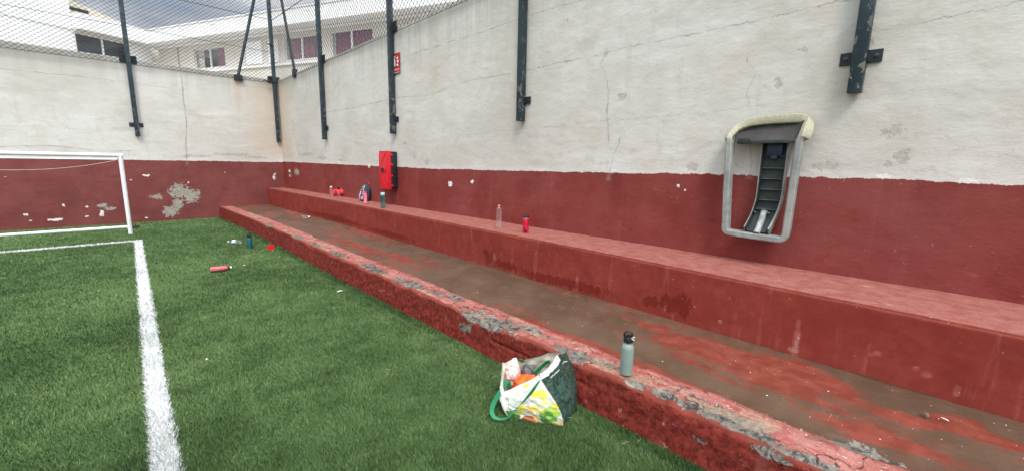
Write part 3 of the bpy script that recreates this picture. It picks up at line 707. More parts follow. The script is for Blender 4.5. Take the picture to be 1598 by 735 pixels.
m = MB(); m.tube([(-.02, .95, 1.49)] + [(-.02 - 3 * k, .95, 1.49 - .36 * 4 * k * (1 - k) * .6) for k in np.linspace(.05, .95, 16)] + [(-3.03, .95, 1.49)], .003, 5); m.build('net_cord', m_goal, t)
m = MB(); m.box((.10, .80, .06), (.16, .05, .05), .5, .01); m.build('anchor_clip', simple('dark_steel', (.10, .09, .08), .5, .5), t)

# ------------------------------------------------------------------ building beyond the end wall
def face_mat(name, c, streaky=.4):
    g = G(name, .85, 0, .2); n = g.noise(.5, 5, .6); s_ = g.noise(1, 5, .6, v=g.map((1.2, 1.2, .12)))
    b = g.mix(g.rng(n, .35, .65), c, tuple(x * .92 for x in c)); b = g.mix(g.rng(s_, .5, .75, 0, streaky), b, tuple(x * .78 for x in c))
    g.col(b); g.bump(g.noise(12, 5, .7), .15, .02); return g.m
m_bw = face_mat('building_white', (.85, .84, .82), .2); m_bw2 = face_mat('building_shade', (.66, .62, .54), .4); m_bb = face_mat('roof_beige', (.60, .54, .42))  # building_shade: same white walls, eave shadow put into a darker beige
m_frame = simple('white_frame', (.76, .75, .74), .45, var=.05); m_cur = simple('maroon_curtain', (.20, .035, .075), .85, var=.35, vs=6)
gg = G('window_glass', .06, 0, .5); gg.col(gg.mix(gg.rng(gg.noise(.6, 3), .4, .6), (.02, .025, .03), (.05, .06, .07))); m_gl = gg.m
gg = G('clear_glass', .04, 0, .5); gg.col((.9, .92, .95)); gg.set('Transmission Weight', .8); gg.set('Alpha', .18); m_gl2 = gg.m
m_room = simple('dark_room', (.035, .03, .035), .9)
bd = thing('apartment_building', 'white flat roofed building with wide eaves beyond the end wall, seen through the fence', 'building', (0, 0, 0))
Rv = Vector((-.4072, .9133, 0)); Lv = Vector((.9133, .4072, 0))
def obox(m, O, U, W, u0, u1, z0, z1, d0, d1, mi=0):
    """box on a facade: U along, W outward"""
    vs = [O + U * u + W * d + Vector((0, 0, z)) for u in (u0, u1) for d in (d0, d1) for z in (z0, z1)]
    m.add(vs, [(0, 1, 3, 2), (4, 6, 7, 5), (0, 4, 5, 1), (2, 3, 7, 6), (0, 2, 6, 4), (1, 5, 7, 3)], mi)
def facade(O, U, W, u0, u1, z0, z1, wins, name, mat, parent):
    """a wall 0.3 thick with real openings"""
    m = MB(); us = sorted({u0, u1, *[a for w_ in wins for a in w_[:2]]})
    for a, b in zip(us[:-1], us[1:]):
        ws = [w_ for w_ in wins if w_[0] <= a + 1e-6 and w_[1] >= b - 1e-6]
        zc = z0
        for w_ in sorted(ws, key=lambda q_: q_[2]):
            obox(m, O, U, W, a, b, zc, w_[2], -.3, 0); zc = w_[3]
        obox(m, O, U, W, a, b, zc, z1, -.3, 0)
    return m.build(name, mat, parent)
def window(O, U, W, u0, u1, z0, z1, mull, curtain, dark=False):
    m = MB(); f_ = .055
    for a, b in ((u0, u0 + f_), (u1 - f_, u1)): obox(m, O, U, W, a, b, z0 + .002, z1 - .002, -.12, -.05)
    for a, b in ((z0 + .002, z0 + f_), (z1 - f_, z1 - .002)): obox(m, O, U, W, u0 + f_ + .002, u1 - f_ - .002, a, b, -.118, -.052)
    for c in mull: obox(m, O, U, W, c - .05, c + .05, z0 + f_ + .002, z1 - f_ - .002, -.116, -.045)
    fr = m.build('window', m_frame, bd)
    m = MB(); obox(m, O, U, W, u0 + f_ * .5, u1 - f_ * .5, z0 + f_ * .5, z1 - f_ * .5, -.09, -.084); m.build('pane', m_gl if not curtain else m_gl2, fr)
    if curtain:
        for (c0, c1) in curtain:
            m = MB(); n = max(8, int((c1 - c0) / .05)); vs = []; fs = []
            for i in range(n + 1):
                u = c0 + (c1 - c0) * i / n; d_ = -.22 + .035 * math.sin(i * 1.35) ; p = O + U * u + W * d_
                vs += [p + Vector((0, 0, z0 + .03)), p + Vector((0, 0, z1 - .03))]
            for i in range(n): fs.append((2 * i, 2 * i + 2, 2 * i + 3, 2 * i + 1))
            m.add(vs, fs); m.build('curtain', m_cur, fr)
        m = MB(); obox(m, O, U, W, u0 - .1, u1 + .1, z0 - .1, z1 + .1, -.8, -.7); m.build('room_back', m_room, fr)  # near-black sheet stands in for the unlit room
P0 = Vector((5.65, 32.84, 0)); W1 = -Lv
wr = [(-1.40, 1.42, 7.02, 8.22), (-9.0, -6.35, 7.02, 8.25), (-12.5, -9.72, 7.02, 8.27), (-17.5, -14.5, 7.02, 8.27)]
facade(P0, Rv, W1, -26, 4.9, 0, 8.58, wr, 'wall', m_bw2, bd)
window(P0, Rv, W1, *wr[0], [-.02], [(-1.3, -.5)]); window(P0, Rv, W1, *wr[1], [-7.62], [(-8.9, -6.5)]); window(P0, Rv, W1, *wr[2], [-11.1], [(-12.4, -9.85)]); window(P0, Rv, W1, *wr[3], [-16], [(-17.4, -14.6)])
m = MB(); obox(m, P0, Rv, W1, -26, 4.9, 6.78, 6.90, .003, .10); m.build('ledge', m_bw, bd)
m = MB(); obox(m, P0, Rv, W1, -27, 5.4, 8.59, 9.34, -6, .85); m.build('roof_parapet', m_bw, bd)
m = MB(); obox(m, P0, Rv, W1, -27, 5.45, 9.342, 9.40, -.3, .90); m.build('coping', m_bw, bd)
for a, b in ((-4.65, -3.2), (-5.95, -5.05)):
    m = MB(); obox(m, P0, Rv, W1, a, b, 7.0, 8.28, .003, .04); sh = m.build('shutter', m_bw, bd)
    m = MB()
    for e_ in ((a, a + .05, 7.0, 8.28), (b - .05, b, 7.0, 8.28), (a + .052, b - .052, 8.23, 8.28)): obox(m, P0, Rv, W1, *e_, .042, .06)
    m.build('shutter_frame', m_bw2, sh)
m = MB(); m.tube([P0 + Rv * 2.95 + W1 * .07 + Vector((0, 0, 0)), P0 + Rv * 2.95 + W1 * .07 + Vector((0, 0, 8.5))], .05, 8); m.build('drain_pipe', m_bw2, bd)
for u in (-2.1, -9.3, .6):
    m = MB(); m.tube([P0 + Rv * u + W1 * .95 + Vector((0, 0, 9.06)), P0 + Rv * u + W1 * 1.25 + Vector((0, 0, 9.0))], .035, 8); m.build('spout', m_bw2, bd)
m = MB(); obox(m, P0, Rv, W1, -27, 5.2, 8.45, 8.57, .02, .12); m.build('soffit_trim', m_bw, bd)
# left wing
Pc = Vector((3.46, 37.74, 0)); W2 = -Rv
wl = [(-3.98, -1.55, 7.3, 8.50)]
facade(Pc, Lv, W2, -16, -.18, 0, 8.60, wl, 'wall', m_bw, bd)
window(Pc, Lv, W2, *wl[0], [-2.72], None)
m = MB(); obox(m, Pc, Lv, W2, -4.05, .0, 8.62, 9.46, -6, .75); m.build('roof_parapet', m_bw, bd)
m = MB(); obox(m, Pc, Lv, W2, -4.05, -1.45, 8.51, 8.60, .003, .30); m.build('lintel', m_bw2, bd)
m = MB(); obox(m, Pc, Lv, W2, -16, -4.06, 8.602, 12.4, -6, .05); m.build('tower_wall', m_bw, bd)
m = MB(); obox(m, Pc, Lv, W2, -4.05, 5.5, 0, 9.40, -6, -1.2); m.build('rear_wall', m_bw2, bd)
m = MB(); O2 = Pc - W2 * 1.4
vs = [O2 + Lv * u + Vector((0, 0, z)) + (-W2) * d for u, z in ((-4.0, 9.4), (-.9, 9.4), (-.9, 10.02), (-4.0, 10.72)) for d in (0, 3)]
m.add(vs, [(0, 2, 4, 6), (1, 7, 5, 3), (0, 1, 3, 2), (2, 3, 5, 4), (4, 5, 7, 6), (6, 7, 1, 0)]); pen = m.build('penthouse', m_bb, bd)
m = MB(); obox(m, O2, Lv, W2, -3.98, -2.55, 10.02, 10.20, .01, .04); m.build('clerestory', m_room, pen)
for u, z in ((-3.2, 10.55), (-2.3, 10.36)):
    m = MB(); m.lathe([(.22, -.1), (.22, .05), (.16, .16), (0, .2)], 12, O2 + Lv * u - W2 * .6 + Vector((0, 0, z))); m.build('roof_vent', m_bb, pen)

# ------------------------------------------------------------------ wall fittings
def plate_sign(y0, y1, z0, z1):
    x_ = float(WX((y0 + y1) / 2)) - .012; yc, zc = (y0 + y1) / 2, (z0 + z1) / 2
    t = thing('fire_sign', 'small red fire extinguisher sign high on the white wall beside a dark post', 'sign', (x_, yc, zc), math.atan(.0269))
    mr = simple('sign_red', (.42, .018, .022), .4, var=.06); mw = simple('sign_white', (.78, .74, .72), .45, var=.05)
    W_, H_ = y1 - y0, z1 - z0
    m = MB(); m.box((0, 0, 0), (.006, W_, H_), 0, .002); m.build('panel', mr, t)
    def flat(pts, name):           # pts in (across seen left to right, up)
        m = MB(); n = len(pts); vs = [(-.0045, -a, b) for a, b in pts] + [(-.0065, -a, b) for a, b in pts]
        m.add(vs, [tuple(range(n)), tuple(range(n, 2 * n))[::-1]] + [(i, (i + 1) % n, n + (i + 1) % n, n + i) for i in range(n)]); return m
    m = flat([(-.080, -.045), (-.030, -.045), (-.030, .055), (-.042, .075), (-.068, .075), (-.080, .055)], '')
    for pts in ([(-.062, .080), (-.048, .080), (-.048, .100), (-.062, .100)], [(-.046, .088), (-.012, .120), (-.020, .130), (-.050, .103)], [(-.092, .112), (-.050, .104), (-.050, .114), (-.088, .126)]):
        q_ = flat(pts, ''); m.add(q_.v, q_.f)
    m.build('extinguisher_symbol', mw, t)
    m = MB()
    for a, b, s_ in ((.040, .085, 1), (.050, .030, 1.15), (.040, -.03, 1.1)):
        q_ = flat([(a - .018 * s_, b - .018), (a + .020 * s_, b - .022), (a + .028 * s_, b + .004), (a + .012 * s_, b + .010), (a + .010 * s_, b + .034), (a - .008 * s_, b + .012), (a - .024 * s_, b + .016)], ''); m.add(q_.v, q_.f)
    m.build('flame_symbol', mw, t)
    m = flat([(-.098, -.125), (.098, -.125), (.098, -.088), (-.098, -.088)], ''); m.build('text_band', simple('sign_pink', (.62, .24, .24), .45, var=.05), t)
    m = flat([(-.104, -.160), (.104, -.160), (.104, -.153), (-.104, -.153)], ''); m.build('border', mw, t)
plate_sign(6.98, 7.12 + .085, 3.125, 3.465)

# extinguisher cabinet
yc, zc = 7.31, 1.42
t = thing('extinguisher_cabinet', 'tall red fronted extinguisher box with a black body fixed to the wall', 'fire cabinet', (float(WX(yc)) - .004, yc, zc), math.atan(.0269))
mbk = simple('black_plastic', (.014, .018, .022), .45, var=.25, bump=.15); mrd = simple('red_plastic', (.62, .016, .028), .35, var=.08, bump=.1)
m = MB(); m.box((-.065, 0, 0), (.13, .30, .68), 0, .02); m.build('body', mbk, t, auto=40)
m = MB(); m.box((-.168, 0, 0), (.070, .32, .70), 0, .018); fr = m.build('door', mrd, t, auto=40)
m = MB()
for s_ in (1, -1):
    M_ = Matrix.Rotation(s_ * .75, 3, 'X')
    m.box((-.205, .0, s_ * .22), (.008, .016, .24), M=M_)
m.box((-.204, 0, .335), (.006, .27, .012)); m.box((-.204, 0, -.335), (.006, .27, .012)); m.box((-.204, .148, 0), (.006, .012, .6)); m.box((-.204, -.148, 0), (.006, .012, .6)); m.build('rib', mrd, fr)
m = MB(); m.box((-.206, .03, 0), (.012, .13, .075), 0, .004); m.build('latch_window', simple('latch_dark', (.05, .02, .03), .2), fr)
m = MB(); m.box((-.212, -.065, 0), (.018, .035, .075), 0, .006); m.build('latch', mrd, fr, auto=40)
for z_ in (-.28, -.1, .1, .28):
    for y_ in (-.163, .163): m = MB(); m.box((-.13, y_, z_), (.05, .012, .035), 0, .004); m.build('clip', mrd, fr, auto=40)

# moulded surround on the wall
yc = 1.105; xw = float(WX(yc)) - .006
t = thing('wall_hood', 'weathered grey plastic surround with a cream hood and curved ribbed arm hung on the wall', 'wall fitting', (xw, yc, 1.0), math.atan(.0269))
g = G('weathered_plastic', .55, 0, .35); z = g.xyz()[2]; n = g.noise(7, 5, .65); n2 = g.noise(40, 4, .7)
b_ = g.mix(g.rng(n, .35, .65), (.20, .22, .205), (.30, .31, .285)); b_ = g.mix(g.rng(g.math('ADD', z, g.math('MULTIPLY', n, .12)), .84, .98), b_, g.mix(g.rng(n2, .4, .6), (.37, .34, .225), (.44, .41, .29)))
b_ = g.mix(g.rng(g.noise(22, 5, .7), .60, .68, 0, .5), b_, (.15, .14, .12)); g.col(b_); g.bump(n2, .15, .004); m_pl = g.m
m_dk = simple('dark_moulding', (.030, .038, .035), .6, var=.35, vs=9, bump=.2); m_hc = simple('hood_inside', (.045, .042, .038), .7, var=.35, vs=7, bump=.2)
# surround loop: (offset from wall, y, z); y grows away from the camera
loop = []
def arc(p0, p1, p2, n=6):
    p0, p1, p2 = map(Vector, (p0, p1, p2)); return [(p0 * (1 - k) ** 2 + p1 * 2 * k * (1 - k) + p2 * k * k) for k in np.linspace(0, 1, n)]
o = .17; yl, yr = .235, -.235
loop += [Vector((o, yl + .0, .10)), Vector((o, yl + .02, .40)), Vector((o, yl + .038, .82)), Vector((o - .004, yl + .040, .850)), Vector((o - .020, yl + .036, .880))]
loop += [Vector((o - .070, yl + .012, .935)), Vector((o - .095, yl - .02, .968)), Vector((.060, yl - .07, .990)), Vector((.052, yl - .15, 1.002)), Vector((.048, -.02, 1.008)), Vector((.048, yr + .085, 1.008))]
loop += arc((.048, yr + .05, 1.008), (.048, yr - .012, 1.010), (.062, yr - .012, .975), 5)
loop += [Vector((o - .06, yr - .010, .930)), Vector((o - .020, yr - .006, .875)), Vector((o - .004, yr - .003, .848)), Vector((o, yr, .82)), Vector((o, yr + .005, .5)), Vector((o, yr + .01, .09))]
loop += arc((o, yr + .012, .065), (o, yr + .015, .022), (o, yr + .05, .022), 5)
loop += [Vector((o, 0, .024)), Vector((o, yl - .06, .030))]
loop += arc((o, yl - .035, .031), (o, yl - .003, .032), (o, yl, .065), 4)
# flange section: broad face outward with a rolled lip each side
def section_sweep(loop, prof, name, mat, parent):
    n = len(loop); cen = sum(loop, Vector()) / n; vs = []; fs = []; k = len(prof)
    for i in range(n):
        a, b = loop[i - 1], loop[(i + 1) % n]; tt = (b - a).normalized()
        inn = (cen - loop[i]); inn = (inn - tt * inn.dot(tt)); inn.x = 0 if abs(tt.x) < .2 else inn.x; inn.normalize()
        outv = tt.cross(inn).normalized(); 
        if outv.x < 0: outv = -outv
        wide = 1 + .7 * max(0, min(1, (loop[i].z - .92) / .08))
        for pa, pb in prof: vs.append(loop[i] + inn * (pa * (wide if pa > 0 else 1)) + outv * pb * (1 - .45 * (wide - 1) / .7))
    for i in range(n):
        for j in range(k): fs.append((i * k + j, i * k + (j + 1) % k, ((i + 1) % n) * k + (j + 1) % k, ((i + 1) % n) * k + j))
    m = MB(); m.add([(-v.x, v.y, v.z) for v in vs], fs); return m.build(name, mat, parent, auto=22)
prof = [(a * .86, b) for a, b in [(-.037, -.070), (-.038, -.010), (-.034, .001), (-.026, .005), (.012, .005), (.022, -.002), (.027, -.014), (.029, -.070), (.021, -.071), (.018, -.016), (-.028, -.010), (-.030, -.070)]]
section_sweep(loop, prof, 'surround', m_pl, t)
# hood cavity, recess shade put into the lining's near-black colour
m = MB(); n = 12; vs = []; fs = []
for i in range(n + 1):
    y_ = (yl + .02) + (yr - yl - .02) * i / n; e_ = 1 - abs(2 * i / n - 1) ** 6
    vs += [(-.125, y_, .81), (-.105, y_, .84), (-.030 - .045 * (1 - e_), y_, .92), (-.012 - .05 * (1 - e_), y_, .985)]
for i in range(n):
    for j in range(3): a = i * 4 + j; fs.append((a, a + 1, a + 5, a + 4))
vs2 = [(x_ + .006, y_, z_) for x_, y_, z_ in vs]; k = len(vs)
m.add(vs, fs); m.add(vs2, [f[::-1] for f in fs]); m.build('hood_lining', m_hc, t, smooth=True)
m = MB(); m.box((-.135, 0.0, .815), (.04, .43, .028), 0, .006); m.box((-.15, .165, .822), (.03, .09, .05), 0, .008); m.build('hood_lip', m_dk, t, auto=40)
SH = lambda z_: -.045 * max(0, min(1, (z_ - .05) / .30))
# arm: channel down the wall, curving forward to the foot of the surround
path = [(.03, .82)] + [(.03, z_) for z_ in np.linspace(.75, .27, 8)] + [(.036, .22), (.052, .17), (.080, .125), (.115, .085), (.150, .055)]
m = MB(); vs = []; fs = []; pf = [(-.100, .050), (-.092, .052), (-.086, .008), (.074, .008), (.080, .052), (.088, .050), (.084, -.004), (-.096, -.004)]
K = len(pf)
for i, (ox_, z_) in enumerate(path):
    a = path[max(0, i - 1)]; b = path[min(len(path) - 1, i + 1)]; tt = Vector((b[0] - a[0], 0, b[1] - a[1])).normalized(); nn = Vector((-tt.z, 0, tt.x))
    w_ = 1.0 - .05 * i / len(path)
    for py, pn in pf: c = Vector((ox_, 0, z_)) + nn * pn; vs.append((-c.x, py * w_ - .008 + SH(z_), c.z))
for i in range(len(path) - 1):
    for j in range(K): fs.append((i * K + j, i * K + (j + 1) % K, (i + 1) * K + (j + 1) % K, (i + 1) * K + j))
m.add(vs, fs); arm = m.build('arm', m_dk, t, auto=40)
m_rib = simple('rib_grey', (.09, .10, .095), .6, var=.2)
for z_ in (.70, .60, .51, .42, .33, .25): m = MB(); m.box((-.052, -.018 + SH(z_), z_), (.030, .158, .005)); m.build('rib', m_rib, arm)
def armp(i, py, pn):
    a = path[max(0, i - 1)]; b = path[min(len(path) - 1, i + 1)]; tt = Vector((b[0] - a[0], 0, b[1] - a[1])).normalized(); nn = Vector((-tt.z, 0, tt.x))
    c = Vector((path[i][0], 0, path[i][1])) + nn * pn; return Vector((-c.x, py * (1 - .05 * i / len(path)) - .008 + SH(path[i][1]), c.z))
for py, w0_ in ((-.104, .013), (.090, .006)):
    m = MB(); n_ = len(path); vs = []; fs = []
    for i in range(n_): vs += [armp(i, py - w0_ / 2, .054), armp(i, py + w0_ / 2, .056), armp(i, py + w0_ / 2, -.006), armp(i, py - w0_ / 2, -.006)]
    for i in range(n_ - 1):
        for j in range(4): fs.append((i * 4 + j, i * 4 + (j + 1) % 4, i * 4 + 4 + (j + 1) % 4, i * 4 + 4 + j))
    fs += [(0, 1, 2, 3), (n_ * 4 - 1, n_ * 4 - 2, n_ * 4 - 3, n_ * 4 - 4)]
    m.add(vs, fs); m.build('arm_edge', m_pl, arm, auto=40)
m = MB(); m.box((-.060, -.06, .755), (.05, .115, .10), 0, .008); m.box((-.070, -.06, .69), (.035, .05, .03), 0, .005); m.build('clamp_block', simple('navy_block', (.022, .030, .055), .4, var=.3), arm, auto=40)
m = MB(); m.tube([(-.060, -.035, .235), (-.085, -.030, .170), (-.125, -.022, .10), (-.158, -.018, .05)], .026, 12); m.build('tube', simple('grey_tube', (.34, .35, .35), .5, .0, var=.3, vs=30), arm, auto=50)
for y_ in (-.07, .035):
    m = MB(); m.lathe([(.011, 0), (.011, .012), (.006, .014), (.006, .03), (0, .03)], 8, (-.07, y_, .215), M=Matrix.Rotation(-1.2, 3, 'Y')); m.build('bolt', m_bolt, arm)

# ------------------------------------------------------------------ bottles and bags
def plastic(name, c, rough=.35, **k): return simple(name, c, rough, var=k.pop('var', .06), vs=20, **k)
def clear(name, c, alpha=.45):
    g = G(name, .08, 0, .5); g.col(c); g.set('Transmission Weight', .9); g.set('IOR', 1.25); g.set('Alpha', alpha)
    g.bump(g.noise(60, 3), .3, .003); return g.m
def upright(name, label, cat, loc, parts, rot=0, group=None, tilt=None):
    t = thing(name, label, cat, loc, rot, group)
    if tilt: t.rotation_euler = tilt
    for pn, prof, mat, n in parts:
        m = MB(); m.lathe(prof, n); m.build(pn, mat, t, auto=35)
    return t
# steel bottle on the step edge
m_sage = plastic('sage_coat', (.20, .265, .235), .5); m_blk = plastic('matt_black', (.012, .012, .014), .45); m_pale = plastic('pale_clip', (.62, .60, .55), .5)
m_st = simple('steel', (.5, .5, .5), .25, 1.0)
t = upright('water_bottle', 'sage green metal bottle with a black straw cap standing on the worn step edge', 'bottle', (2.245, 1.245, ZK + .004),
    [('body', [(.030, 0), (.0345, .003), (.0355, .010), (.0355, .158), (.034, .170), (.028, .183), (.022, .189), (.0215, .193)], m_sage, 28),
     ('collar', [(.0225, .1935), (.0225, .199)], m_st, 24), ('cap', [(.0235, .1995), (.0265, .202), (.0265, .226), (.024, .231), (.0, .232)], m_blk, 24)], rot=R(-61))
t.scale = (1.1, 1.1, 1.06)
m = MB(); m.tube([(-.020, 0, .228), (-.024, 0, .244), (-.017, 0, .257), (.002, 0, .261), (.016, 0, .254), (.021, 0, .241), (.017, 0, .228)], .0058, 6); m.build('carry_loop', m_blk, t, auto=60)
m = MB(); m.box((.0, -.004, .238), (.026, .012, .016), .2, .004); m.build('spout', m_blk, t, auto=40)
m = MB(); m.tube([(.016, -.016, .228), (.026, -.022, .240), (.032, -.02, .236)], .0035, 6); m.tube([(.020, -.018, .226), (.032, -.026, .222)], .0035, 6); m.build('clip', m_pale, t)

sp = .765
m_crim = plastic('crimson', (.50, .010, .045), .35); m_mark = plastic('dark_mark', (.06, .005, .015), .4)
t = upright('water_bottle', 'crimson sports bottle with a black screw lid standing on the upper seat', 'bottle', (3.645, 3.49, sp),
    [('body', [(.034, 0), (.037, .004), (.037, .07), (.0345, .085), (.0345, .10), (.037, .112), (.037, .168), (.033, .178)], m_crim, 24), ('collar', [(.0345, .1785), (.0350, .188)], plastic('pink_collar', (.55, .18, .20)), 24),
     ('lid', [(.036, .1885), (.0365, .205), (.028, .218), (.012, .222), (.011, .234), (0, .236)], m_blk, 24)])
m = MB(); vs = []; fs = []
for i in range(7):
    a = -2.35 + .9 * i / 6 - .5; hgt = .055 * (1 - i / 6) + .012
    vs += [(.0376 * math.cos(a), .0376 * math.sin(a), .012), (.0376 * math.cos(a), .0376 * math.sin(a), .012 + hgt)]
for i in range(6): fs.append((2 * i, 2 * i + 2, 2 * i + 3, 2 * i + 1))
m.add(vs, fs); m.build('print_mark', m_mark, t)
m_pet = clear('clear_pet', (.95, .93, .93), .5); m_pk = plastic('pink_cap', (.75, .30, .34), .4)
rid = [(.028, 0), (.036, .006), (.039, .03), (.039, .05)] + [(.0385 - .0035 * (i % 2), .055 + .013 * i) for i in range(12)] + [(.038, .215), (.030, .245), (.016, .268), (.0125, .275), (.0125, .283)]
t = upright('water_bottle', 'clear ribbed plastic bottle with a pink cap standing on the upper seat', 'bottle', (3.655, 3.985, sp), [('body', rid, m_pet, 24), ('cap', [(.0145, .278), (.015, .282), (.0145, .297), (0, .298)], m_pk, 16)])
m = MB(); m.lathe([(.0300, .249), (.0215, .262)], 24); m.build('water_film', clear('film', (.95, .93, .93), .55), t)
m_teal = clear('teal_plastic', (.17, .50, .46), .93); m_tl = plastic('pale_teal_lid', (.36, .60, .58), .4)
t = upright('water_bottle', 'translucent teal bottle with a pale lid standing on the upper seat below the red cabinet', 'bottle', (3.56, 6.925, sp),
    [('body', [(.036, 0), (.042, .006), (.042, .085), (.037, .11), (.037, .14), (.042, .165), (.042, .21), (.031, .228)], m_teal, 24), ('lid', [(.033, .2285), (.036, .232), (.036, .268), (.033, .274), (0, .275)], m_tl, 20)])
g = G('cherry_print', .4); vv = g.vor(38); g.col(g.mix(g.rng(vv, .36, .34), (.80, .22, .27), (.30, .008, .02))); m_cher = g.m
t = upright('water_bottle', 'slim pink and red spotted bottle standing in front of the backpack', 'bottle', (3.60, 7.70, sp),
    [('body', [(.028, 0), (.031, .004), (.031, .20), (.024, .214)], m_cher, 20), ('cap', [(.024, .2145), (.026, .219), (.026, .245), (0, .247)], plastic('pink_lid', (.62, .10, .16)), 16)])

# blue bottle, cup and lying bottles on the turf
m_navy = plastic('petrol_blue', (.008, .085, .105), .4)
t = upright('water_bottle', 'dark petrol blue bottle with a black carry cap standing on the grass', 'bottle', (1.79, 8.47, .02),
    [('body', [(.036, 0), (.041, .004), (.041, .168), (.036, .180), (.031, .184)], m_navy, 24), ('ring', [(.0335, .1845), (.0335, .192)], m_st, 24), ('cap', [(.030, .1925), (.032, .197), (.032, .222), (.014, .226), (.013, .240), (0, .241)], m_blk, 20)])
m = MB(); m.tube([(-.03, 0, .215), (-.034, .0, .243), (-.018, .0, .262), (.004, 0, .264), (.014, 0, .250), (.012, 0, .235)], .0055, 6); m.build('carry_loop', m_blk, t)
def lying(name, label, cat, loc, heading, parts, r_):
    t = thing(name, label, cat, (loc[0], loc[1], loc[2] + r_), 0); t.rotation_euler = (0, R(90), heading)
    for pn, prof, mat, n in parts:
        m = MB(); m.lathe(prof, n); m.build(pn, mat, t, auto=35)
    return t
g = G('coral_print', .4); vv = g.noise(45, 3, .7, v=g.map((1, 1, 2.2))); g.col(g.mix(g.rng(vv, .48, .54), (.42, .045, .055), (.66, .21, .21))); m_coral = g.m
lying('water_bottle', 'coral red patterned bottle with a dark cap lying on the grass', 'bottle', (.965, 6.935, .032), -.14,
      [('body', [(.030, 0), (.035, .004), (.035, .165), (.029, .185), (.020, .200)], m_coral, 24), ('cap', [(.021, .2005), (.021, .226)], m_blk, 20), ('ring', [(.0225, .2265), (.0225, .232)], m_st, 20),
       ('cap_end', [(.021, .2325), (.021, .246)], plastic('cream_cap', (.70, .62, .48)), 20)], .034)
m_pet2 = clear('pale_pet', (.85, .95, 1.0), .5)
t = lying('water_bottle', 'crushed clear plastic bottle with a white cap lying beside the blue bottle', 'bottle', (1.765, 8.975, .03), 2.42,
      [('body', [(.028, 0), (.033, .01), (.034, .05), (.030, .065), (.029, .09), (.033, .11), (.034, .15), (.026, .19), (.014, .215), (.012, .225)], m_pet2, 18), ('cap', [(.0145, .225), (.0145, .243), (0, .244)], plastic('white_cap', (.82, .82, .80)), 14)], .030)
m = MB(); m.lathe([(.0335, .098), (.0350, .112), (.0350, .150), (.034, .158)], 18); m.build('paper_label', plastic('pale_label', (.62, .74, .78), .5), t, auto=35)
m_or = plastic('orange_red', (.72, .075, .04), .45); m_or2 = plastic('orange_inside', (.60, .02, .025), .4)
t = thing('cup', 'orange red plastic cup lying on its side on the grass', 'cup', (2.02, 8.10, .075), 0); t.rotation_euler = (R(90), R(28), R(-8))
m = MB(); m.lathe([(.036, -.055), (.040, -.054), (.055, .055), (.058, .056), (.058, .050), (.0555, .046)], 28); m.build('outer_wall', m_or, t, auto=40)
m = MB(); m.lathe([(.0, -.045), (.036, -.045), (.0525, .0555)], 28); m.build('inner_wall', m_or2, t, auto=40)

# crushed bottle on the lower tread
lying('water_bottle', 'small empty clear bottle with a white cap lying on the lower tread', 'bottle', (3.10, 9.80, ZK + .002), -.75,
      [('body', [(.028, 0), (.033, .01), (.033, .10), (.026, .13), (.014, .155)], m_pet2, 18), ('cap', [(.019, .155), (.019, .178), (0, .179)], plastic('white_cap_2', (.82, .83, .84)), 14)], .030)

# far pair of bottles and the red bag behind them
t = upright('water_bottle', 'clear bottle with a white lid beside the crumpled red bag at the far end', 'bottle', (3.72, 9.66, sp),
    [('body', [(.030, 0), (.034, .005), (.034, .19), (.024, .21)], clear('frosty', (.90, .80, .86), .62), 18), ('lid', [(.025, .21), (.025, .235), (0, .237)], plastic('white_lid', (.80, .78, .80)), 14)])
t = upright('water_bottle', 'pale pink clear bottle with a black lid in front of the crumpled red bag', 'bottle', (3.80, 9.45, sp),
    [('body', [(.031, 0), (.036, .005), (.036, .165), (.033, .175)], clear('rosy', (.92, .62, .62), .6), 18), ('lid', [(.036, .1755), (.037, .215), (.02, .222), (0, .223)], m_blk, 16)])
def crumple(name, mat, parent, c, rad, seed, amp=.25, fr=3.0, sub=4, flat=None):
    bm = bmesh.new(); bmesh.ops.create_icosphere(bm, subdivisions=sub, radius=1.0)
    co = np.array([v.co[:] for v in bm.verts]); nz = fbm(co[:, 0] * fr + 9, co[:, 1] * fr + 5, co[:, 2] * fr + 7, 4, seed) - .5
    rdg = np.abs(fbm(co[:, 0] * fr * 1.7 + 3, co[:, 1] * fr * 1.7, co[:, 2] * fr * 1.7 + 2, 3, seed + 9) - .5)
    f = 1 + amp * 2 * nz - amp * 1.6 * rdg
    for v, k in zip(bm.verts, f):
        p = v.co * k; z_ = p.z
        if flat is not None: z_ = max(z_, flat)
        v.co = (p.x * rad[0] + c[0], p.y * rad[1] + c[1], z_ * rad[2] + c[2])
    me = bpy.data.meshes.new(name); bm.to_mesh(me); bm.free(); return link(name, me, mat, parent, True)
m_rb = simple('red_fabric', (.58, .022, .030), .6, var=.2, bump=.3)
t = thing('cloth_bag', 'crumpled bright red bag on the upper seat at the far end', 'bag', (3.93, 9.68, sp))
crumple('body', m_rb, t, (0, 0, .085), (.11, .17, .11), 301, .22, 2.2, 4, -.8)
crumple('flap', m_rb, t, (-.05, .16, .07), (.07, .09, .085), 305, .25, 2.4, 3, -.8)

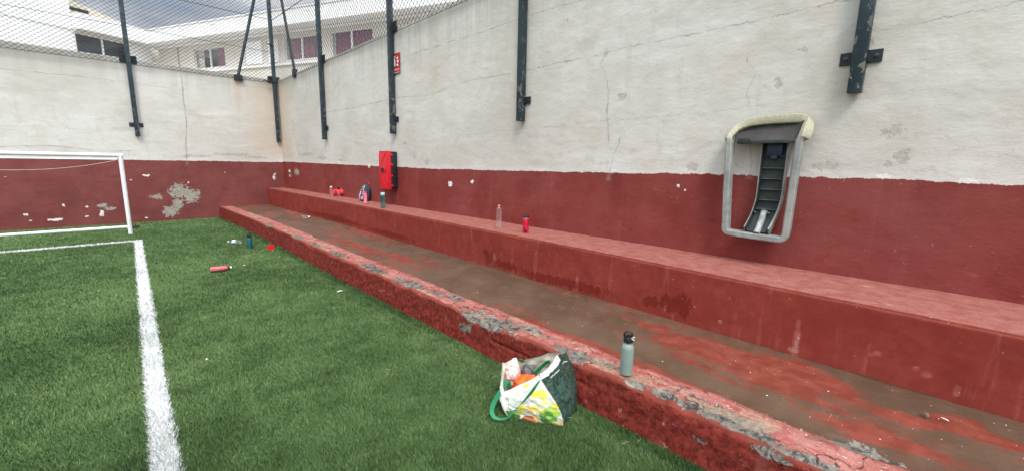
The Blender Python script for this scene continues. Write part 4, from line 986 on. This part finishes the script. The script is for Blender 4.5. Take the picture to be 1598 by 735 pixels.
# backpack
t = thing('backpack', 'dark blue child backpack with a white and pink patterned front leaning on the wall', 'backpack', (3.885, 8.33, sp), R(-18))
t.rotation_euler = (0, R(9), R(-14))
def superbody(sx, sy, H, c, nz=22, nu=32, ex=3.2):
    vs = []; fs = []
    for i in range(nz + 1):
        z_ = i / nz; w_ = (1 - max(0, (z_ - .45) / .55) ** 2.3 * .98) * (.86 + .14 * min(1, z_ * 6)); w_ = max(w_, .04)
        for k in range(nu):
            a = 2 * math.pi * k / nu; ca, sa = math.cos(a), math.sin(a); rr = (abs(ca) ** ex + abs(sa) ** ex) ** (-1 / ex)
            vs.append((c[0] + sx * rr * ca * (.55 + .45 * w_), c[1] + sy * rr * sa * w_, c[2] + H * z_))
    for i in range(nz):
        for k in range(nu): fs.append((i * nu + k, i * nu + (k + 1) % nu, (i + 1) * nu + (k + 1) % nu, (i + 1) * nu + k))
    fs.append(tuple(range(nu))[::-1]); fs.append(tuple(nz * nu + k for k in range(nu))); return vs, fs
m_nv = simple('navy_fabric', (.028, .036, .060), .8, var=.3, bump=.3, bs=90)
g = G('patterned_fabric', .8); v1 = g.vor(15); v2 = g.noise(22, 3, .6)
c_ = g.mix(g.rng(v1, .45, .50), (.72, .66, .66), (.035, .04, .07)); c_ = g.mix(g.rng(v2, .55, .58), c_, (.66, .08, .16)); g.col(c_); m_pat = g.m
m = MB(); m.add(*superbody(.075, .145, .34, (0, 0, 0))); m.build('body', m_nv, t, auto=60)
m = MB(); m.add(*superbody(.035, .110, .21, (-.085, .015, .012), 14, 24)); m.build('front_pocket', m_pat, t, auto=60)
m = MB(); m.add(*superbody(.014, .085, .09, (-.068, .01, .215), 10, 20)); m.build('top_patch', simple('grey_green_patch', (.16, .22, .21), .8, var=.5, vs=25), t, auto=60)
m = MB(); m.tube([(-.075, -.10, .02), (-.078, -.105, .14), (-.07, -.085, .25), (-.05, -.03, .315), (-.045, .03, .32)], .006, 6); m.build('piping', simple('pale_piping', (.45, .47, .50), .6), t)
m = MB(); m.tube([(.03, -.03, .335), (.03, -.035, .37), (.03, -.01, .385), (.03, .012, .372), (.03, .01, .335)], .009, 6); m.build('grab_loop', m_rb, t)

# ------------------------------------------------------------------ shopping bag
bag = thing('shopping_bag', 'woven shopping bag with white vegetable print and dark green side, slumped against the lower step', 'shopping bag', (1.90, 1.62, 0))
O = Vector((1.90, 1.62, 0))
bot = [(1.705, 1.715), (1.80, 1.575), (1.888, 1.445), (2.01, 1.475), (2.125, 1.535), (2.06, 1.66), (1.96, 1.80), (1.83, 1.765)]
rim = [(1.695, 1.775, .175), (1.775, 1.64, .275), (1.845, 1.555, .360), (1.975, 1.60, .392), (2.085, 1.605, .372), (2.02, 1.70, .355), (1.90, 1.80, .300), (1.76, 1.855, .315)]
def cyc(pts, u):
    n = len(pts); i = np.floor(u).astype(int) % n; f = u - np.floor(u); A = np.array(pts, float)
    p0, p1, p2, p3 = A[(i - 1) % n], A[i], A[(i + 1) % n], A[(i + 2) % n]; f = f[..., None]
    return .5 * ((2 * p1) + (-p0 + p2) * f * .8 + (2 * p0 - 5 * p1 + 4 * p2 - p3) * f ** 2 * .8 + (-p0 + 3 * p1 - 3 * p2 + p3) * f ** 3 * .8 + .2 * (2 * (p2 - p1) * f * 1.0 - 0 * p1) * 1.0) if False else \
           (lambda s_: p1 * (1 - s_) + p2 * s_)(.35 * (f * f * (3 - 2 * f)) + .65 * f)
NU, NV = 321, 130
u = np.linspace(0, 8, NU)[:, None] + np.zeros((1, NV)); v = np.zeros((NU, 1)) + np.linspace(0, 1, NV)[None, :]
B = cyc([(a, b, 0.012) for a, b in bot], u); T = cyc(rim, u)
P = B * (1 - v[..., None]) + T * v[..., None]
cen = np.array([1.91, 1.64]); rd = P[..., :2] - cen; rd = rd / np.linalg.norm(rd, axis=-1, keepdims=True)
bul = .035 * np.sin(np.pi * np.clip(v, 0, 1)) ** .8 * (1 - .35 * (np.abs(((u + 0) % 2) - 0) < .3))
cr_ = fbm(u * 1.7, v * 2.6, 0, 3, 400); rg = np.abs(fbm(u * 2.2 + v, v * 3.6, 0, 3, 410) - .5)
fade = 1 - .85 * ss(v, .82, 1.0); off = bul + ((cr_ - .5) * .026 - rg * .036) * fade + .010
uq = np.minimum(u % 8, 8 - u % 8)          # close the loop without a seam
wgt = ss(uq, 0, .25); off = off * wgt + (bul + .004) * (1 - wgt)
P[..., :2] += rd * off[..., None]
P[..., 2] += (fbm(u * 1.5, v * 3, 0, 3, 420) - .5) * .02 * v * wgt
P[..., 2] = np.maximum(P[..., 2], .004)
P[-1] = P[0]
a_u = u / 2.0
# printed panel on the front (u 0..2), drawn as flat print
col = np.zeros((NU, NV, 3)); dg = np.array((.006, .036, .020)); wh = np.array((.74, .74, .66))
fold = 1.98 - .42 * v ** 1.6
front = u < fold
col[:] = dg
col[front] = wh
ug = u / 2.0
def paint(mask, c): col[mask & front] = c
def disc(cu, cv, ru, rv): return ((ug - cu) / ru) ** 2 + ((v - cv) / rv) ** 2 < 1
jit = .05 * (fbm(u * 6, v * 12, 0, 3, 430) - .5)
yel = fbm(u * 3.3 + 4, v * 7, 0, 3, 440)
paint((yel > .52) & (v > .25) & (ug > .30), (.80, .76, .22)); paint((yel > .60) & (v > .25) & (ug > .30), (.86, .72, .05)); paint((yel < .34) & (v < .9), (.60, .62, .55))
for a in ((.18, .28, .10, .06), (.80, .36, .09, .07), (.86, .28, .07, .06)): paint(disc(a[0], a[1], a[2] + .02, a[3]), (.42, .62, .06))
paint(disc(.10, .20, .16, .15) & (v < .36 - ug * .6), (.05, .17, .02))
paint(disc(.42, .10, .15, .13), (.52, .10, .035)); paint(disc(.40, .13, .08, .06), (.62, .20, .08))
for a, c in (((.70, .22, .09, .09), (.10, .30, .03)), ((.79, .16, .08, .08), (.16, .42, .05)), ((.66, .12, .07, .07), (.07, .24, .03)), ((.76, .30, .06, .06), (.13, .36, .05)), ((.74, .20, .04, .04), (.35, .62, .14)), ((.66, .28, .04, .04), (.22, .5, .08))): paint(disc(*a), c)
for k in range(3):
    c0 = .56 - .028 * k; paint((np.abs(ug - (c0 - .14 * (v - .05))) < .011 + .004 * k) & (v > .05) & (v < .50), (.72, .46, .16))
paint((v < .10 + .04 * (ug > .9)) & (ug > .62) & (v < .02 + (ug - .55) * .35), (.74, .50, .20)); paint((v < .05) & (ug > .70), (.78, .60, .30))
paint(v > .955, (.72, .70, .64))
col[(~front) & (v > .845) & (v < .862) & (np.sin(u * 6) > -.2) & (u < 4.4)] = (.62, .66, .62)
col[(~front) & (v > .915) & (u > 1.6) & (u < 3.1)] = (.74, .73, .68)
col[(u > 4.6)] = (.60, .59, .52)
side2 = (~front) & (u < 4.2) & (v < .62 - .08 * (u - 3)) ; col[side2] = (.012, .050, .034)
inn = P.copy(); inn[..., :2] -= rd * .004
g = G('woven_print', .42, 0, .28); g.col(g.mix(g.rng(g.noise(60, 3), .3, .7, 0, .18), g.attr('print', 'Color'), (.3, .32, .3))); g.bump(g.noise(26, 5, .7), .25, .008); m_print = g.m
m_lin = simple('bag_lining', (.58, .56, .46), .5, var=.12, bump=.3)
def bagmesh(name, P, mat, attrs=None, flip=False):
    Pl = P - np.array([O.x, O.y, 0]); return sheet(name, Pl, mat, bag, None, attrs, flip)
o = bagmesh('outer_skin', P, m_print, dict(print=col)); bagmesh('lining', inn[:, 8:], m_lin, flip=True)
base = MB(); ring = [(p[0] - O.x, p[1] - O.y) for p in P[::8, 0][:-1]]; base.poly(ring, .004, .008); base.build('base', m_lin, bag)
g = G('green_webbing', .55); g.col(g.mix(g.rng(g.noise(180, 2), .4, .6), (.006, .150, .055), (.012, .20, .085))); g.bump(g.noise(200, 2), .3, .002); m_web = g.m
def strap(pts, wdir, name='handle'):
    pts = [Vector(p) - O for p in pts]; out_ = []; n = len(pts)
    for i in range(n - 1):
        p0, p1, p2, p3 = pts[max(0, i - 1)], pts[i], pts[i + 1], pts[min(n - 1, i + 2)]
        for k in np.linspace(0, 1, 5, endpoint=False):
            out_.append((k, i, .5 * (2 * p1 + (p2 - p0) * k + (2 * p0 - 5 * p1 + 4 * p2 - p3) * k * k + (-p0 + 3 * p1 - 3 * p2 + p3) * k ** 3)))
    ps = [a[2] for a in out_] + [pts[-1]]; ws = []
    for i in range(len(ps)):
        s_ = i / (len(ps) - 1) * (len(wdir) - 1); j = min(int(s_), len(wdir) - 2); wv = Vector(wdir[j]).lerp(Vector(wdir[j + 1]), s_ - j).normalized() * .030; ws.append(wv)
    m = MB(); m.ribbon(ps, ws, th=.0012); return m.build(name, m_web, bag, auto=50)
strap([(1.765, 1.79, .175), (1.751, 1.80, .222), (1.700, 1.80, .180), (1.640, 1.80, .125), (1.592, 1.775, .085), (1.590, 1.735, .058), (1.632, 1.69, .060), (1.672, 1.65, .115), (1.725, 1.60, .205), (1.785, 1.575, .275), (1.82, 1.57, .295)],
      [(.4, -.5, -.6), (.6, -.5, -.5), (.7, -.4, -.5), (.8, -.5, .1), (.7, .5, .2), (.6, .1, -.7), (.6, .1, -.7)])
strap([(1.86, 1.86, .27), (1.885, 1.80, .315), (1.895, 1.74, .285), (1.895, 1.70, .262), (1.92, 1.68, .290), (1.95, 1.65, .335), (1.93, 1.60, .355), (1.90, 1.585, .34)],
      [(.5, -.5, -.6), (.5, -.3, -.7), (.4, -.2, -.8), (.2, .2, -.8), (.0, -.2, -.9)])
strap([(1.765, 1.73, .150), (1.760, 1.69, .172), (1.775, 1.655, .190), (1.80, 1.63, .215), (1.825, 1.61, .265)], [(.1, 0, -1), (.2, 0, -1), (.3, 0, -1)])
m_oc = simple('orange_cloth', (.85, .13, .02), .75, var=.22, vs=14, bump=.3)
oc = thing('cloth', 'bright orange garment stuffed in the open shopping bag', 'garment', (1.85, 1.72, .13))
crumple('folds', m_oc, oc, (-.01, .0, .048), (.095, .100, .078), 501, .50, 3.0, 5)
pw = thing('plastic_bag', 'pale pink thin plastic bag sticking up at the back of the shopping bag', 'plastic bag', (1.86, 1.82, .16))
g = G('pink_film', .35, 0, .5); g.col(g.mix(g.rng(g.noise(14, 4), .4, .6), (.78, .42, .38), (.85, .66, .60))); g.bump(g.noise(30, 4), .4, .01); m_pf = g.m
crumple('film', m_pf, pw, (-.045, .005, .085), (.055, .062, .095), 521, .38, 1.9, 5)
gc = thing('cloth', 'folded grey garment beside the orange one in the shopping bag', 'garment', (1.93, 1.74, .16))
crumple('folds', simple('grey_cloth', (.17, .15, .16), .8, var=.3, bump=.3), gc, (-.02, .03, .07), (.045, .05, .055), 531, .3, 2.6, 4)
yc_ = thing('cloth', 'cream quilted cloth at the low front opening of the shopping bag', 'garment', (1.80, 1.72, .08))
crumple('folds', simple('cream_cloth', (.68, .58, .36), .75, var=.2, bump=.3), yc_, (-.005, -.005, .055), (.060, .060, .075), 541, .25, 2.6, 4)

# ------------------------------------------------------------------ small litter
m_leaf = simple('dry_leaf', (.16, .11, .06), .8, var=.3); m_pap = simple('white_paper', (.74, .72, .68), .7, var=.1)
def scrap(name, label, cat, loc, l, w_, ang, mat, curl=.006):
    t = thing(name, label, cat, loc, ang); m = MB(); n = 6; vs = []; fs = []
    for i in range(n + 1):
        k = i / n; ww = w_ * (math.sin(math.pi * (.12 + .8 * k))) / 2; z_ = .003 + curl * math.sin(math.pi * k)
        vs += [(l * (k - .5), -ww, z_ + curl * .5), (l * (k - .5), ww, z_ + curl * .3), (l * (k - .5), ww, z_ - .0015), (l * (k - .5), -ww, z_ - .0015)]
    for i in range(n):
        for j in range(4): fs.append((i * 4 + j, i * 4 + (j + 1) % 4, i * 4 + 4 + (j + 1) % 4, i * 4 + 4 + j))
    fs += [(0, 1, 2, 3), (n * 4 + 3, n * 4 + 2, n * 4 + 1, n * 4)]
    m.add(vs, fs); m.build('blade' if 'leaf' in name else 'sheet', mat, t); return t
scrap('leaf', 'curled dry leaf on the muddy tread at the right', 'leaf', (3.05, -.09, ZK + .002), .05, .018, .3, m_leaf, .008)
scrap('paper_scrap', 'thin white scrap next to the curled leaf on the muddy tread', 'scrap', (3.07, -.16, ZK + .002), .035, .008, 1.1, m_pap, .002)
scrap('paper_scrap', 'folded white scrap lying on the grass left of the step', 'scrap', (1.939, 4.926, .035), .075, .03, .1, m_pap)
scrap('paper_scrap', 'tiny white scrap on the grass near the coral bottle', 'scrap', (1.398, 7.049, .035), .03, .02, .4, m_pap)
scrap('paper_scrap', 'tiny white scrap on the grass right of the side line', 'scrap', (.456, 3.851, .037), .02, .015, .4, m_pap)
tw_ = thing('twig', 'small dark twig on the red patch of the lower tread', 'twig', (2.748, .931, ZK + .006), 1.2)
m = MB(); m.tube([(-.03, 0, 0), (-.01, .003, .002), (.012, 0, .004), (.032, .006, .003)], [.0022, .0028, .002, .001], 5); m.tube([(.0, .002, .003), (.016, -.012, .008)], .0012, 5); m.build('stem', m_leaf, tw_)
sb = MB(); r = random.Random(9)
for i in range(100):
    if r.random() < .45: y_ = r.uniform(-.6, 6); x_ = float(RX(y_)) + r.uniform(.03, .70); z_ = ZS + .006
    else: y_ = r.uniform(-.6, 7); x_ = float(KX(y_)) + r.uniform(.1, 1.1); z_ = ZK + .006
    s_ = r.uniform(.0025, .006); a = r.random() * 6.28; ca, sa = math.cos(a) * s_, math.sin(a) * s_
    sb.add([(x_ - ca, y_ - sa, z_), (x_ + sa * .6, y_ - ca * .6, z_ + .002), (x_ + ca, y_ + sa, z_), (x_ - sa * .6, y_ + ca * .6, z_ + .001)], [(0, 1, 2, 3)])
tag(sb.build('paint_flakes', m_pap), 'small pale paint flakes scattered over both treads', 'flakes', kind='stuff')
print('objects', len(bpy.data.objects))
